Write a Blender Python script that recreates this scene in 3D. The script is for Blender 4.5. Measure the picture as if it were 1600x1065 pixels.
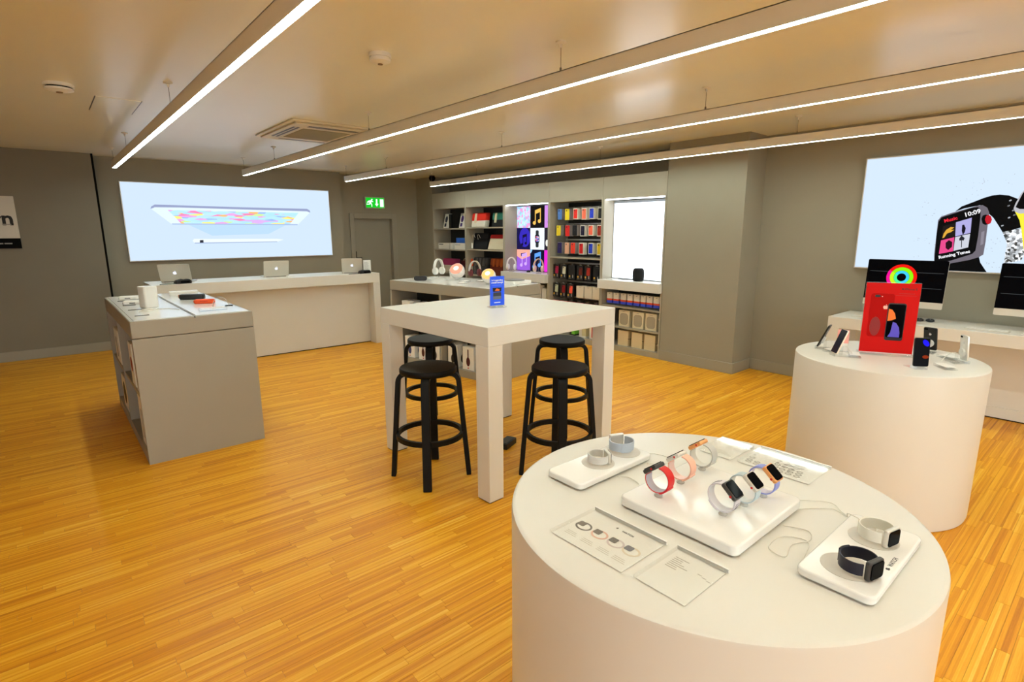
import bpy, bmesh, math, random
from mathutils import Matrix, Vector, Euler
PI = math.pi
random.seed(7)
for o in list(bpy.data.objects): bpy.data.objects.remove(o)
S = bpy.context.scene
COL = S.collection

# ------------------------------------------------------------------ camera
CAM_H = 1.55
FPX, PITCH, ROLL, YAW = 847.64, 0.199593, -0.0032194, 0.7077458
cd = bpy.data.cameras.new('camera'); cam = bpy.data.objects.new('camera', cd); COL.objects.link(cam)
cd.sensor_width = 36.0; cd.lens = FPX / 1600 * 36; cd.clip_start = 0.02; cd.clip_end = 60
fw = Vector((math.sin(YAW)*math.cos(PITCH), math.cos(YAW)*math.cos(PITCH), -math.sin(PITCH)))
rt = Vector((math.cos(YAW), -math.sin(YAW), 0)); up = rt.cross(fw)
r2 = rt*math.cos(ROLL)+up*math.sin(ROLL); u2 = -rt*math.sin(ROLL)+up*math.cos(ROLL)
m3 = Matrix((r2, u2, -fw)).transposed()
cam.matrix_world = Matrix.Translation((0, 0, CAM_H)) @ m3.to_4x4()
S.camera = cam

# ------------------------------------------------------------------ world, exposure
w = bpy.data.worlds.new('world'); S.world = w; w.use_nodes = True
w.node_tree.nodes['Background'].inputs[0].default_value = (0.93, 0.97, 1.0, 1)
w.node_tree.nodes['Background'].inputs[1].default_value = 5.5
S.view_settings.view_transform = 'Standard'; S.view_settings.look = 'None'
S.view_settings.gamma = 1.0; S.view_settings.use_curve_mapping = False
S.view_settings.exposure = 0.26
LIGHT_STRENGTH = 31.0
LIGHT_COL = (0.86, 1.0, 0.93)

# ------------------------------------------------------------------ materials
MATS = {}
def mat(name, col=(.8, .8, .8), rough=.5, metal=0.0, emis=0.0, ecol=None, trans=0.0, noise=0.0, nscale=8.0, bump=0.0, bscale=200.0, ior=1.45, coat=0.0, spec=.5):
    if name in MATS: return MATS[name]
    m = bpy.data.materials.new(name); m.use_nodes = True; nt = m.node_tree; b = nt.nodes['Principled BSDF']
    b.inputs['Base Color'].default_value = (*col, 1); b.inputs['Roughness'].default_value = rough
    b.inputs['Metallic'].default_value = metal; b.inputs['IOR'].default_value = ior
    b.inputs['Specular IOR Level'].default_value = spec
    b.inputs['Transmission Weight'].default_value = trans; b.inputs['Coat Weight'].default_value = coat
    if emis > 0:
        b.inputs['Emission Color'].default_value = (*(ecol or col), 1); b.inputs['Emission Strength'].default_value = emis
    if noise > 0 or bump > 0:
        tc = nt.nodes.new('ShaderNodeTexCoord'); n = nt.nodes.new('ShaderNodeTexNoise')
        nt.links.new(tc.outputs['Object'], n.inputs['Vector'])
        n.inputs['Scale'].default_value = nscale; n.inputs['Detail'].default_value = 4
        if noise > 0:
            mx = nt.nodes.new('ShaderNodeMix'); mx.data_type = 'RGBA'
            mx.inputs['A'].default_value = (*[c*(1-noise) for c in col], 1)
            mx.inputs['B'].default_value = (*[min(1, c*(1+noise)) for c in col], 1)
            nt.links.new(n.outputs['Fac'], mx.inputs['Factor']); nt.links.new(mx.outputs['Result'], b.inputs['Base Color'])
        if bump > 0:
            n2 = nt.nodes.new('ShaderNodeTexNoise'); n2.inputs['Scale'].default_value = bscale
            nt.links.new(tc.outputs['Object'], n2.inputs['Vector'])
            bp = nt.nodes.new('ShaderNodeBump'); bp.inputs['Strength'].default_value = bump; bp.inputs['Distance'].default_value = .002
            nt.links.new(n2.outputs['Fac'], bp.inputs['Height']); nt.links.new(bp.outputs['Normal'], b.inputs['Normal'])
    MATS[name] = m
    return m
def srgb(r, g, b):
    f = lambda c: (c/255/12.92) if c/255 <= .04045 else ((c/255+.055)/1.055)**2.4
    return (f(r), f(g), f(b))
def C8(r, g, b, rough=.5, **k):      # plain coloured material from display colour
    return mat('paint_%d_%d_%d_%d' % (r, g, b, int(rough*100)), srgb(r, g, b), rough, noise=k.pop('noise', .03), **k)
def glow(r, g, b, s=1.0):
    m = mat('glow_%d_%d_%d_%d' % (r, g, b, int(s*100)), (0.004, 0.004, 0.004), .7, emis=s, ecol=srgb(r, g, b), spec=.02)
    return m
WALL = mat('wall_paint', srgb(150, 144, 127), .62, noise=.05, nscale=3, bump=.05, bscale=350)
WALLB = mat('skirting_paint', srgb(153, 147, 131), .45, noise=.03)
CEIL = mat('ceiling_paint', srgb(250, 247, 230), .27, noise=.03, nscale=1.2, spec=.8)
WHITE = mat('white_laminate', srgb(221, 217, 208), .32, noise=.015, nscale=5)
WHITEG = mat('white_gloss', srgb(238, 236, 232), .12, noise=.01, nscale=4)
WOFF = mat('white_plastic', srgb(236, 233, 226), .35, noise=.01)
GREYL = mat('grey_laminate', srgb(160, 153, 138), .42, noise=.025, nscale=5)
GREYD = mat('dark_shelf_back', srgb(46, 43, 38), .6, noise=.05)
SHELFG = mat('shelf_panel', srgb(165, 157, 139), .45, noise=.025, nscale=5)
BLACK = mat('black_plastic', (.008, .008, .008), .35, noise=.1)
BLACKW = mat('black_lacquered_wood', (.004, .0038, .0035), .5, spec=.22, noise=.2, nscale=30, bump=.08, bscale=80)
SCREEN = mat('black_glass', (.003, .003, .004), .08, noise=.02, spec=.02)
SILV = mat('silver_aluminium', srgb(205, 200, 190), .32, metal=.85, noise=.02)
SILVER_SAT = mat('satin_aluminium', srgb(214, 208, 196), .42, metal=.35, noise=.02)
STEEL = mat('wire_steel', srgb(120, 112, 98), .35, metal=1.0, noise=.02)
def clear(name, tint, rough, ior, milk=0.0):
    m = bpy.data.materials.new(name); m.use_nodes = True; nt = m.node_tree; N = nt.nodes; L = nt.links
    N.remove(N['Principled BSDF']); out = N['Material Output']
    tr = N.new('ShaderNodeBsdfTransparent'); tr.inputs[0].default_value = (*tint, 1)
    gl = N.new('ShaderNodeBsdfGlossy'); gl.inputs['Roughness'].default_value = rough; gl.inputs[0].default_value = (.95, .95, .95, 1)
    lw = N.new('ShaderNodeLayerWeight'); lw.inputs['Blend'].default_value = .5
    pw = N.new('ShaderNodeMath'); pw.operation = 'POWER'; pw.inputs[1].default_value = 4.0; L.new(lw.outputs['Facing'], pw.inputs[0])
    fr = N.new('ShaderNodeMath'); fr.operation = 'MULTIPLY_ADD'; fr.inputs[1].default_value = .6; fr.inputs[2].default_value = (ior-1)**2/(ior+1)**2; L.new(pw.outputs[0], fr.inputs[0])
    df = N.new('ShaderNodeBsdfDiffuse'); df.inputs[0].default_value = (.9, .9, .88, 1)
    m0 = N.new('ShaderNodeMixShader'); m0.inputs[0].default_value = milk; L.new(tr.outputs[0], m0.inputs[1]); L.new(df.outputs[0], m0.inputs[2])
    mx = N.new('ShaderNodeMixShader'); L.new(fr.outputs[0], mx.inputs[0]); L.new(m0.outputs[0], mx.inputs[1]); L.new(gl.outputs[0], mx.inputs[2]); L.new(mx.outputs[0], out.inputs['Surface'])
    return m
ACRYL = clear('clear_acrylic', (.985, .988, .985), .05, 1.25, .06)
GLASS = clear('window_glass', (.95, .97, .96), .01, 1.45)
BODYG = mat('light_housing', srgb(226, 220, 206), .5, noise=.02)
CABLE = mat('white_cable', srgb(226, 222, 212), .4, noise=.01)
DIFF = mat('led_diffuser', (.9, .9, .9), .5, emis=LIGHT_STRENGTH, ecol=LIGHT_COL)

def floor_material():
    m = bpy.data.materials.new('strip_wood'); m.use_nodes = True; nt = m.node_tree; N = nt.nodes; L = nt.links
    b = N['Principled BSDF']
    geo = N.new('ShaderNodeNewGeometry'); sep = N.new('ShaderNodeSeparateXYZ'); L.new(geo.outputs['Position'], sep.inputs[0])
    at = N.new('ShaderNodeAttribute'); at.attribute_name = 'tint'
    # fine strips about 9 mm wide inside each board, shifted from board to board
    d = N.new('ShaderNodeMath'); d.operation = 'MULTIPLY'; d.inputs[1].default_value = 105.0; L.new(sep.outputs['Y'], d.inputs[0])
    fl = N.new('ShaderNodeMath'); fl.operation = 'FLOOR'; L.new(d.outputs[0], fl.inputs[0])
    tm = N.new('ShaderNodeMath'); tm.operation = 'MULTIPLY'; tm.inputs[1].default_value = 917.0; L.new(at.outputs['Fac'], tm.inputs[0])
    cb = N.new('ShaderNodeCombineXYZ'); L.new(fl.outputs[0], cb.inputs[0]); L.new(tm.outputs[0], cb.inputs[1])
    wn = N.new('ShaderNodeTexWhiteNoise'); wn.noise_dimensions = '3D'; L.new(cb.outputs[0], wn.inputs['Vector'])
    # long grain
    mp = N.new('ShaderNodeMapping'); mp.inputs['Scale'].default_value = (5, 190, 1); L.new(geo.outputs['Position'], mp.inputs['Vector'])
    ns = N.new('ShaderNodeTexNoise'); ns.inputs['Scale'].default_value = 1.0; ns.inputs['Detail'].default_value = 5; L.new(mp.outputs[0], ns.inputs['Vector'])
    mp2 = N.new('ShaderNodeMapping'); mp2.inputs['Scale'].default_value = (40, 260, 1); L.new(geo.outputs['Position'], mp2.inputs['Vector'])
    ns2 = N.new('ShaderNodeTexNoise'); ns2.inputs['Scale'].default_value = 1.0; ns2.inputs['Detail'].default_value = 3; L.new(mp2.outputs[0], ns2.inputs['Vector'])
    def mul(a, k):
        n = N.new('ShaderNodeMath'); n.operation = 'MULTIPLY'; n.inputs[1].default_value = k; L.new(a, n.inputs[0]); return n.outputs[0]
    def add(a, c):
        n = N.new('ShaderNodeMath'); n.operation = 'ADD'; L.new(a, n.inputs[0]); L.new(c, n.inputs[1]); return n.outputs[0]
    f = add(add(mul(wn.outputs['Value'], .36), mul(at.outputs['Fac'], .22)), add(mul(ns.outputs['Fac'], .40), mul(ns2.outputs['Fac'], .10)))
    cr = N.new('ShaderNodeValToRGB'); L.new(f, cr.inputs['Fac'])
    e = cr.color_ramp.elements
    e[0].position = .12; e[0].color = (*srgb(176, 98, 10), 1)
    e[1].position = .98; e[1].color = (*srgb(255, 222, 110), 1)
    for p, c in ((.36, (214, 139, 16)), (.55, (229, 158, 26)), (.74, (241, 180, 48))):
        q = e.new(p); q.color = (*srgb(*c), 1)
    L.new(cr.outputs['Color'], b.inputs['Base Color'])
    b.inputs['Roughness'].default_value = .42; b.inputs['Specular IOR Level'].default_value = .3
    bm_ = N.new('ShaderNodeBump'); bm_.inputs['Strength'].default_value = .12; bm_.inputs['Distance'].default_value = .001
    L.new(f, bm_.inputs['Height']); L.new(bm_.outputs['Normal'], b.inputs['Normal'])
    return m
FLOORM = floor_material()

def cell_print(name, cols, scale=(14, 14, 40), s=1.0, emit=True):
    m = bpy.data.materials.new(name); m.use_nodes = True; nt = m.node_tree; N = nt.nodes; L = nt.links; b = N['Principled BSDF']
    tc = N.new('ShaderNodeTexCoord'); mp = N.new('ShaderNodeMapping'); mp.inputs['Scale'].default_value = scale
    L.new(tc.outputs['Object'], mp.inputs['Vector'])
    v = N.new('ShaderNodeTexVoronoi'); v.inputs['Scale'].default_value = 1.0; L.new(mp.outputs[0], v.inputs['Vector'])
    sp = N.new('ShaderNodeSeparateColor'); L.new(v.outputs['Color'], sp.inputs[0])
    cr = N.new('ShaderNodeValToRGB'); cr.color_ramp.interpolation = 'CONSTANT'; L.new(sp.outputs[0], cr.inputs['Fac'])
    e = cr.color_ramp.elements
    for i, c in enumerate(cols):
        q = e[i] if i < 2 else e.new(i/len(cols))
        q.position = i/len(cols); q.color = (*srgb(*c), 1)
    if emit:
        b.inputs['Base Color'].default_value = (.02, .02, .02, 1)
        L.new(cr.outputs['Color'], b.inputs['Emission Color']); b.inputs['Emission Strength'].default_value = s
    else:
        L.new(cr.outputs['Color'], b.inputs['Base Color'])
    b.inputs['Roughness'].default_value = .5
    return m

# ------------------------------------------------------------------ mesh helpers
class MB:
    def __init__(s): s.v = []; s.f = []; s.sm = False
    def add(s, vs, fs, M=None):
        k = len(s.v)
        s.v += [tuple(M @ Vector(p)) if M else tuple(p) for p in vs]
        s.f += [tuple(i+k for i in f) for f in fs]; return s
    def box(s, x0, x1, y0, y1, z0, z1, M=None):
        if x0 > x1: x0, x1 = x1, x0
        if y0 > y1: y0, y1 = y1, y0
        if z0 > z1: z0, z1 = z1, z0
        v = [(x0,y0,z0),(x1,y0,z0),(x1,y1,z0),(x0,y1,z0),(x0,y0,z1),(x1,y0,z1),(x1,y1,z1),(x0,y1,z1)]
        return s.add(v, [(0,3,2,1),(4,5,6,7),(0,1,5,4),(1,2,6,5),(2,3,7,6),(3,0,4,7)], M)
    def prism(s, pts, a, b, axis='y', M=None):
        """outline in the two other axes, extruded between a and b"""
        n = len(pts)
        ar = sum(pts[i][0]*pts[(i+1) % n][1]-pts[(i+1) % n][0]*pts[i][1] for i in range(n))
        if ar < 0: pts = pts[::-1]
        def P(p, t):
            return {'y': (p[0], t, p[1]), 'z': (p[0], p[1], t), 'x': (t, p[0], p[1])}[axis]
        v = [P(p, a) for p in pts]+[P(p, b) for p in pts]
        f = [tuple(range(n)), tuple(range(2*n-1, n-1, -1))]
        f += [(i, i+n, (i+1) % n+n, (i+1) % n) for i in range(n)]
        flip = (axis == 'y') != (b > a)
        # axis y: x,z plane normal of ccw outline is -y
        if axis == 'y':
            good = b > a
        else:
            good = b < a
        if not good: f = [tuple(reversed(q)) for q in f]
        return s.add(v, f, M)
    def cyl(s, c, r, z0, z1, n=24, r1=None, M=None):
        r1 = r if r1 is None else r1; v = []; 
        for z, q in ((z0, r), (z1, r1)):
            v += [(c[0]+q*math.cos(2*PI*i/n), c[1]+q*math.sin(2*PI*i/n), z) for i in range(n)]
        f = [tuple(range(n-1, -1, -1)), tuple(range(n, 2*n))]+[(i, (i+1) % n, (i+1) % n+n, i+n) for i in range(n)]
        return s.add(v, f, M)
    def lathe(s, prof, n=32, M=None):
        v = []; f = []
        for r, z in prof: v += [(r*math.cos(2*PI*i/n), r*math.sin(2*PI*i/n), z) for i in range(n)]
        for k in range(len(prof)-1):
            f += [(k*n+i, k*n+(i+1) % n, (k+1)*n+(i+1) % n, (k+1)*n+i) for i in range(n)]
        if prof[0] != prof[-1]: f += [tuple(range(n-1, -1, -1)), tuple((len(prof)-1)*n+i for i in range(n))]
        return s.add(v, f, M)
    def tube(s, pts, r, n=8, M=None, closed=False):
        pts = [Vector(p) for p in pts]; v = []; f = []; m = len(pts); prev = None
        for k, p in enumerate(pts):
            if closed: t = (pts[(k+1) % m]-pts[k-1]).normalized()
            else: t = (pts[min(k+1, m-1)]-pts[max(k-1, 0)]).normalized()
            if prev is None:
                a = t.orthogonal().normalized()
            else:
                a = (prev-t*prev.dot(t)).normalized()
            prev = a; b = t.cross(a)
            v += [tuple(p+r*(math.cos(2*PI*i/n)*a+math.sin(2*PI*i/n)*b)) for i in range(n)]
        for k in range(m if closed else m-1):
            k2 = (k+1) % m
            f += [(k*n+i, k*n+(i+1) % n, k2*n+(i+1) % n, k2*n+i) for i in range(n)]
        if not closed: f += [tuple(range(n-1, -1, -1)), tuple((m-1)*n+i for i in range(n))]
        return s.add(v, f, M)
    def strip(s, path, th, w0, w1, closed=False, M=None):
        """flat strap: path in the x,z plane, thickness th, spanning y from w0 to w1"""
        m = len(path); v = []; f = []
        for k in range(m):
            if closed: a, b = path[k-1], path[(k+1) % m]
            else: a, b = path[max(k-1, 0)], path[min(k+1, m-1)]
            tx, tz = b[0]-a[0], b[1]-a[1]; l = math.hypot(tx, tz) or 1; nx, nz = -tz/l*th/2, tx/l*th/2
            x, z = path[k]
            v += [(x-nx, w0, z-nz), (x+nx, w0, z+nz), (x+nx, w1, z+nz), (x-nx, w1, z-nz)]
        for k in range(m if closed else m-1):
            k2 = (k+1) % m
            f += [(k*4+i, k2*4+i, k2*4+(i+1) % 4, k*4+(i+1) % 4) for i in range(4)]
        if not closed: f += [(0, 1, 2, 3), tuple((m-1)*4+i for i in (3, 2, 1, 0))]
        return s.add(v, f, M)
    def mesh(s, name):
        me = bpy.data.meshes.new(name); me.from_pydata(s.v, [], s.f); me.update()
        bm = bmesh.new(); bm.from_mesh(me); bmesh.ops.recalc_face_normals(bm, faces=bm.faces); bm.to_mesh(me); bm.free()
        return me
    def build(s, name, material, parent=None, bevel=0.0, smooth=False, seg=2, loc=None, rot=None):
        me = s.mesh(name); me.materials.append(material)
        o = bpy.data.objects.new(name, me); COL.objects.link(o); o.parent = parent
        if loc: o.location = loc
        if rot: o.rotation_euler = rot
        if bevel > 0:
            b = o.modifiers.new('bevel', 'BEVEL'); b.width = bevel; b.segments = seg; b.limit_method = 'ANGLE'; b.angle_limit = .6
        if smooth or bevel > 0:
            for p in me.polygons: p.use_smooth = True
            try: me.set_sharp_from_angle(angle=.7)
            except Exception: pass
        return o
def tag(o, label, cat, group=None):
    o['label'] = label; o['category'] = cat
    if group: o['group'] = group
    return o
def thing(name, label, cat, loc=(0, 0, 0), rz=0.0, group=None):
    o = bpy.data.objects.new(name, None); COL.objects.link(o); o.rotation_euler = (0, 0, rz)
    o.location = (loc[0], loc[1], loc[2]+(.0005 if .05 < loc[2] < 1.9 else 0))     # a hair above what it rests on
    o.empty_display_size = .05
    return tag(o, label, cat, group)
def struct(o): o['kind'] = 'structure'; return o
def rrect(w, h, r, cx=0, cy=0, n=5):
    p = []
    for sx, sy, a0 in ((1, 1, 0), (-1, 1, PI/2), (-1, -1, PI), (1, -1, 1.5*PI)):
        for i in range(n+1):
            a = a0+PI/2*i/n; p.append((cx+sx*(w/2-r)+r*math.cos(a), cy+sy*(h/2-r)+r*math.sin(a)))
    return p
def ell(cx, cy, rx, ry, n=20, a=0.0):
    return [(cx+rx*math.cos(t)*math.cos(a)-ry*math.sin(t)*math.sin(a), cy+rx*math.cos(t)*math.sin(a)+ry*math.sin(t)*math.cos(a)) for t in (2*PI*i/n for i in range(n))]
def smooth_path(pts, k=6):
    """Catmull-Rom through points"""
    P = [Vector(p) for p in pts]; P = [P[0]*2-P[1]]+P+[P[-1]*2-P[-2]]; out = []
    for i in range(1, len(P)-2):
        a, b, c, d = P[i-1], P[i], P[i+1], P[i+2]
        for j in range(k):
            t = j/k; out.append(.5*((2*b)+(c-a)*t+(2*a-5*b+4*c-d)*t*t+(3*b-a-3*c+d)*t**3))
    out.append(P[-2]); return out
def text(name, body, size, material, parent, loc, rot=(PI/2, 0, 0), align='LEFT', bold=0.0, shear=0.0):
    cu = bpy.data.curves.new(name, 'FONT'); cu.body = body; cu.size = size; cu.align_x = align; cu.align_y = 'CENTER'
    cu.extrude = .0004; cu.offset = bold; cu.resolution_u = 2; cu.shear = shear
    t = bpy.data.objects.new(name, cu); COL.objects.link(t)
    dg = bpy.context.evaluated_depsgraph_get(); me = bpy.data.meshes.new_from_object(t.evaluated_get(dg)); bpy.data.objects.remove(t)
    me.name = name; me.materials.clear(); me.materials.append(material)
    o = bpy.data.objects.new(name, me); COL.objects.link(o); o.parent = parent; o.location = loc; o.rotation_euler = rot
    return o
APPLE = [(0,.62),(.12,.66),(.24,.7),(.36,.68),(.45,.6),(.38,.53),(.34,.44),(.36,.33),(.42,.26),(.48,.22),(.42,.05),(.32,-.1),(.22,-.17),(.1,-.13),(0,-.11),(-.1,-.13),(-.22,-.17),(-.32,-.08),(-.43,.1),(-.48,.3),(-.45,.5),(-.36,.64),(-.24,.7),(-.12,.66)]
LEAF = [(0,.74),(.02,.88),(.1,.98),(.22,1.02),(.2,.88),(.12,.78)]
def apple_logo(parent, cx, cz, h, y, material, axis='y', t=.0006, name='logo', M=None):
    k = h/1.19
    b = MB()
    for P in (APPLE, LEAF): b.prism([(cx+p[0]*k, cz+(p[1]-.42)*k) for p in P], y-t, y, axis, M)
    return b.build(name, material, parent)
def note(parent, x, z, s, y, material, name='printed_note'):
    b = MB()
    b.prism([(x-.20*s, z+.38*s), (x+.30*s, z+.5*s), (x+.30*s, z+.28*s), (x-.20*s, z+.16*s)], y-.001, y)
    b.prism([(x-.20*s, z+.3*s), (x-.13*s, z+.3*s), (x-.13*s, z-.32*s), (x-.20*s, z-.32*s)], y-.001, y)
    b.prism([(x+.23*s, z+.4*s), (x+.30*s, z+.4*s), (x+.30*s, z-.22*s), (x+.23*s, z-.22*s)], y-.001, y)
    b.prism(ell(x-.25*s, z-.35*s, .13*s, .11*s, 14), y-.001, y); b.prism(ell(x+.18*s, z-.25*s, .13*s, .11*s, 14), y-.001, y)
    return b.build(name, material, parent)
def plate(name, pts, y, material, parent, t=.001):
    return MB().prism(pts, y-t, y).build(name, material, parent)

# ------------------------------------------------------------------ room shell
CZ = 2.53
def shell(name, m, *boxes, bevel=0):
    b = MB()
    for q in boxes: b.box(*q)
    return struct(b.build(name, m, None, bevel))
floor = shell('floor', mat('screed', srgb(120, 82, 40), .7, noise=.1), (-5.1, 6.3, -7.3, 9.7, -.08, -.0025))
shell('ceiling', CEIL, (-5.1, 6.3, -7.3, 9.7, CZ, CZ+.1))
shell('wall_back_left', mat('wall_darker_tone', srgb(128, 121, 105), .62, noise=.05, nscale=3, bump=.05, bscale=350), (-5.0, .629, 8.93, 9.6, 0, CZ))  # same finish as the other walls, in a darker tone
shell('wall_back', WALL, (.63, 4.0, 9.15, 9.6, 0, CZ))
DX0, DX1, DZ = 4.275, 5.06, 1.80
shell('wall_back_right', WALL, (4.0, DX0, 9.35, 9.6, 0, CZ), (DX1, 6.0, 9.35, 9.6, 0, CZ), (DX0, DX1, 9.35, 9.6, DZ, CZ), (DX0, DX1, 9.5, 9.6, 0, DZ))
shell('wall_right', WALL, (6.0, 6.2, -7.2, 9.6, 0, CZ))
shell('wall_pillar', WALL, (5.6, 6.0, 2.83, 3.765, 0, CZ))
shell('wall_corner', WALL, (5.6, 6.0, 8.805, 9.35, 0, CZ))
WX0, WX1 = -3.2, 2.6
WY0, WY1 = -6.2, -1.2
shell('wall_left', WALL, (-5.1, -5.0, -7.2, WY0, 0, CZ), (-5.1, -5.0, WY1, 9.6, 0, CZ), (-5.1, -5.0, WY0, WY1, 0, .12), (-5.1, -5.0, WY0, WY1, 2.4, CZ))
FY = -7.2
shell('wall_front', WALL, (-5.0, WX0, FY-.1, FY, 0, CZ), (WX1, 6.0, FY-.1, FY, 0, CZ), (WX0, WX1, FY-.1, FY, 2.4, CZ), (WX0, WX1, FY-.1, FY, 0, .12))
# glazed shop front behind the camera
FRM = mat('window_frame_grey', srgb(70, 68, 64), .4, noise=.03)
for k in range(4):
    x0 = WX0+(WX1-WX0)/4*k; x1 = x0+(WX1-WX0)/4; ya, yb = FY-.08, FY-.02
    wf = MB(); wf.box(x0, x0+.04, ya, yb, .12, 2.4); wf.box(x1-.04, x1, ya, yb, .12, 2.4); wf.box(x0+.04, x1-.04, ya, yb, .12, .17); wf.box(x0+.04, x1-.04, ya, yb, 2.35, 2.4)
    wf = struct(wf.build('window_%d' % (k+1), FRM, None)); MB().box(x0+.04, x1-.04, FY-.054, FY-.046, .17, 2.35).build('pane', GLASS, wf)
for k in range(3):  # side windows added out of view to brighten left-facing sides
    y0 = WY0+(WY1-WY0)/3*k; y1 = y0+(WY1-WY0)/3; xa, xb = -5.08, -5.02
    wf = MB(); wf.box(xa, xb, y0, y0+.04, .12, 2.4); wf.box(xa, xb, y1-.04, y1, .12, 2.4); wf.box(xa, xb, y0+.04, y1-.04, .12, .17); wf.box(xa, xb, y0+.04, y1-.04, 2.35, 2.4)
    wf = struct(wf.build('window_%d' % (k+5), FRM, None)); MB().box(-5.054, -5.046, y0+.04, y1-.04, .17, 2.35).build('pane', GLASS, wf)
shell('ground_outside', mat('pavement', srgb(150, 146, 138), .8, noise=.1, nscale=2), (-16, 16, -18, FY-.11, -.2, -.05), (-16, -5.11, FY-.11, 12, -.2, -.05))
pl = bpy.data.lights.new('window_portal', 'AREA'); pl.shape = 'RECTANGLE'; pl.size = WX1-WX0; pl.size_y = 2.28; pl.cycles.is_portal = True
po = bpy.data.objects.new('window_portal', pl); COL.objects.link(po); po.location = ((WX0+WX1)/2, FY-.005, 1.26); po.rotation_euler = (PI/2, 0, 0)
pl = bpy.data.lights.new('window_portal', 'AREA'); pl.shape = 'RECTANGLE'; pl.size = WY1-WY0; pl.size_y = 2.28; pl.cycles.is_portal = True
po = bpy.data.objects.new('window_portal', pl); COL.objects.link(po); po.location = (-5.003, (WY0+WY1)/2, 1.26); po.rotation_euler = (PI/2, 0, -PI/2)
shell('baseboard_back_left', WALLB, (-5.0, .629, 8.915, 8.93, 0, .12), bevel=.004)
shell('baseboard_back', WALLB, (.665, 4.0, 9.135, 9.15, 0, .12), bevel=.004)
shell('baseboard_pillar', WALLB, (5.585, 5.6, 2.815, 3.765, 0, .12), (5.6, 5.985, 2.815, 2.83, 0, .12), bevel=.004)
shell('baseboard_right', WALLB, (5.985, 6.0, -7.2, 2.81, 0, .12), bevel=.004)
shell('shade_strip_1', mat('shadow_gap_black', (.006, .006, .005), .9, spec=.05, noise=.05), (.63, .652, 8.926, 9.145, 0, CZ))  # black strip put in for the shade in the corner gap
# door in the back wall
d = struct(MB().box(DX0+.004, DX1-.004, 9.42, 9.46, .004, DZ-.004).build('door_1', mat('door_paint', srgb(147, 141, 125), .5, noise=.03), None, .002))
fb = MB(); fb.box(DX0-.06, DX0+.02, 9.325, 9.419, 0, DZ+.07); fb.box(DX1-.02, DX1+.07, 9.325, 9.419, 0, DZ+.07); fb.box(DX0+.02, DX1-.02, 9.325, 9.419, DZ-.02, DZ+.07)
fb.build('door_frame', WALLB, d, .004)
hb = MB(); hb.box(DX0+.035, DX0+.075, 9.412, 9.42, 1.0, 1.2); hb.tube([(DX0+.055, 9.412, 1.08), (DX0+.055, 9.37, 1.08), (DX0+.15, 9.37, 1.08)], .009)
hb.build('door_handle', BLACK, d)

# ------------------------------------------------------------------ strip wood floor, boards along x
def boards():
    W = .046; rnd = random.Random(3); cells = []
    y = -7.1
    while y < 9.2:
        x = -4.95-.3*rnd.random()*.5
        while x < 6.0:
            l = rnd.choice((.28, .36, .45, .52, .6))*(.9+.2*rnd.random())
            cells.append((x, min(x+l, 6.0), y, y+W, rnd.random())); x += l
        y += W
    def px(p):
        dd = Vector(p)-Vector((0, 0, CAM_H)); z = dd.dot(fw)
        if z < .1: return None
        return (800+FPX*dd.dot(r2)/z, 532.5-FPX*dd.dot(u2)/z)
    def visible(c):
        x, yv = (c[0]+c[1])/2, (c[2]+c[3])/2
        q = px((x, yv, 0))
        if not q or not (-10 < q[0] < 1610 and 360 < q[1] < 1075): return 0
        # hidden below or behind the round tables
        if 810 < q[0] < 1480 and q[1] > 690: return 0
        if math.hypot(x-1.258, yv-.68) < .52 or math.hypot(x-3.6, yv-.91) < .47: return 0
        a = [px(p) for p in ((c[0], c[2], 0), (c[1], c[2], 0), (c[1], c[3], 0), (c[0], c[3], 0))]
        if any(t is None for t in a): return 0
        return abs(sum(a[i][0]*a[(i+1) % 4][1]-a[(i+1) % 4][0]*a[i][1] for i in range(4)))/2
    order = sorted(range(len(cells)), key=lambda i: -visible(cells[i]))
    near = set(order[:300])
    g = .0003; ch = .0005
    def geo(c):
        x0, x1, y0, y1 = c[0]+g, c[1]-g, c[2]+g, c[3]-g
        v = [(x0, y0, -ch), (x1, y0, -ch), (x1, y1, -ch), (x0, y1, -ch), (x0+ch, y0+ch, 0), (x1-ch, y0+ch, 0), (x1-ch, y1-ch, 0), (x0+ch, y1-ch, 0)]
        v += [(x0, y0, -.0025), (x1, y0, -.0025), (x1, y1, -.0025), (x0, y1, -.0025)]
        f = [(4, 5, 6, 7), (0, 1, 5, 4), (1, 2, 6, 5), (2, 3, 7, 6), (3, 0, 4, 7), (8, 9, 1, 0), (9, 10, 2, 1), (10, 11, 3, 2), (11, 8, 0, 3)]
        return v, f
    V = []; F = []; T = []
    for i, c in enumerate(cells):
        v, f = geo(c)
        if i in near:
            me = bpy.data.meshes.new('floor_board'); me.from_pydata(v, [], f); me.materials.append(FLOORM)
            a = me.attributes.new('tint', 'FLOAT', 'FACE'); a.data.foreach_set('value', [c[4]]*len(f))
            o = bpy.data.objects.new('floor_board', me); COL.objects.link(o); o.parent = floor
        else:
            k = len(V); V += v; F += [tuple(j+k for j in q) for q in f]; T += [c[4]]*len(f)
    me = bpy.data.meshes.new('floor_boards_beyond'); me.from_pydata(V, [], F); me.materials.append(FLOORM)
    a = me.attributes.new('tint', 'FLOAT', 'FACE'); a.data.foreach_set('value', T)
    o = bpy.data.objects.new('floor_boards_beyond', me); COL.objects.link(o); o.parent = floor; o['kind'] = 'stuff'
boards()

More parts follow.
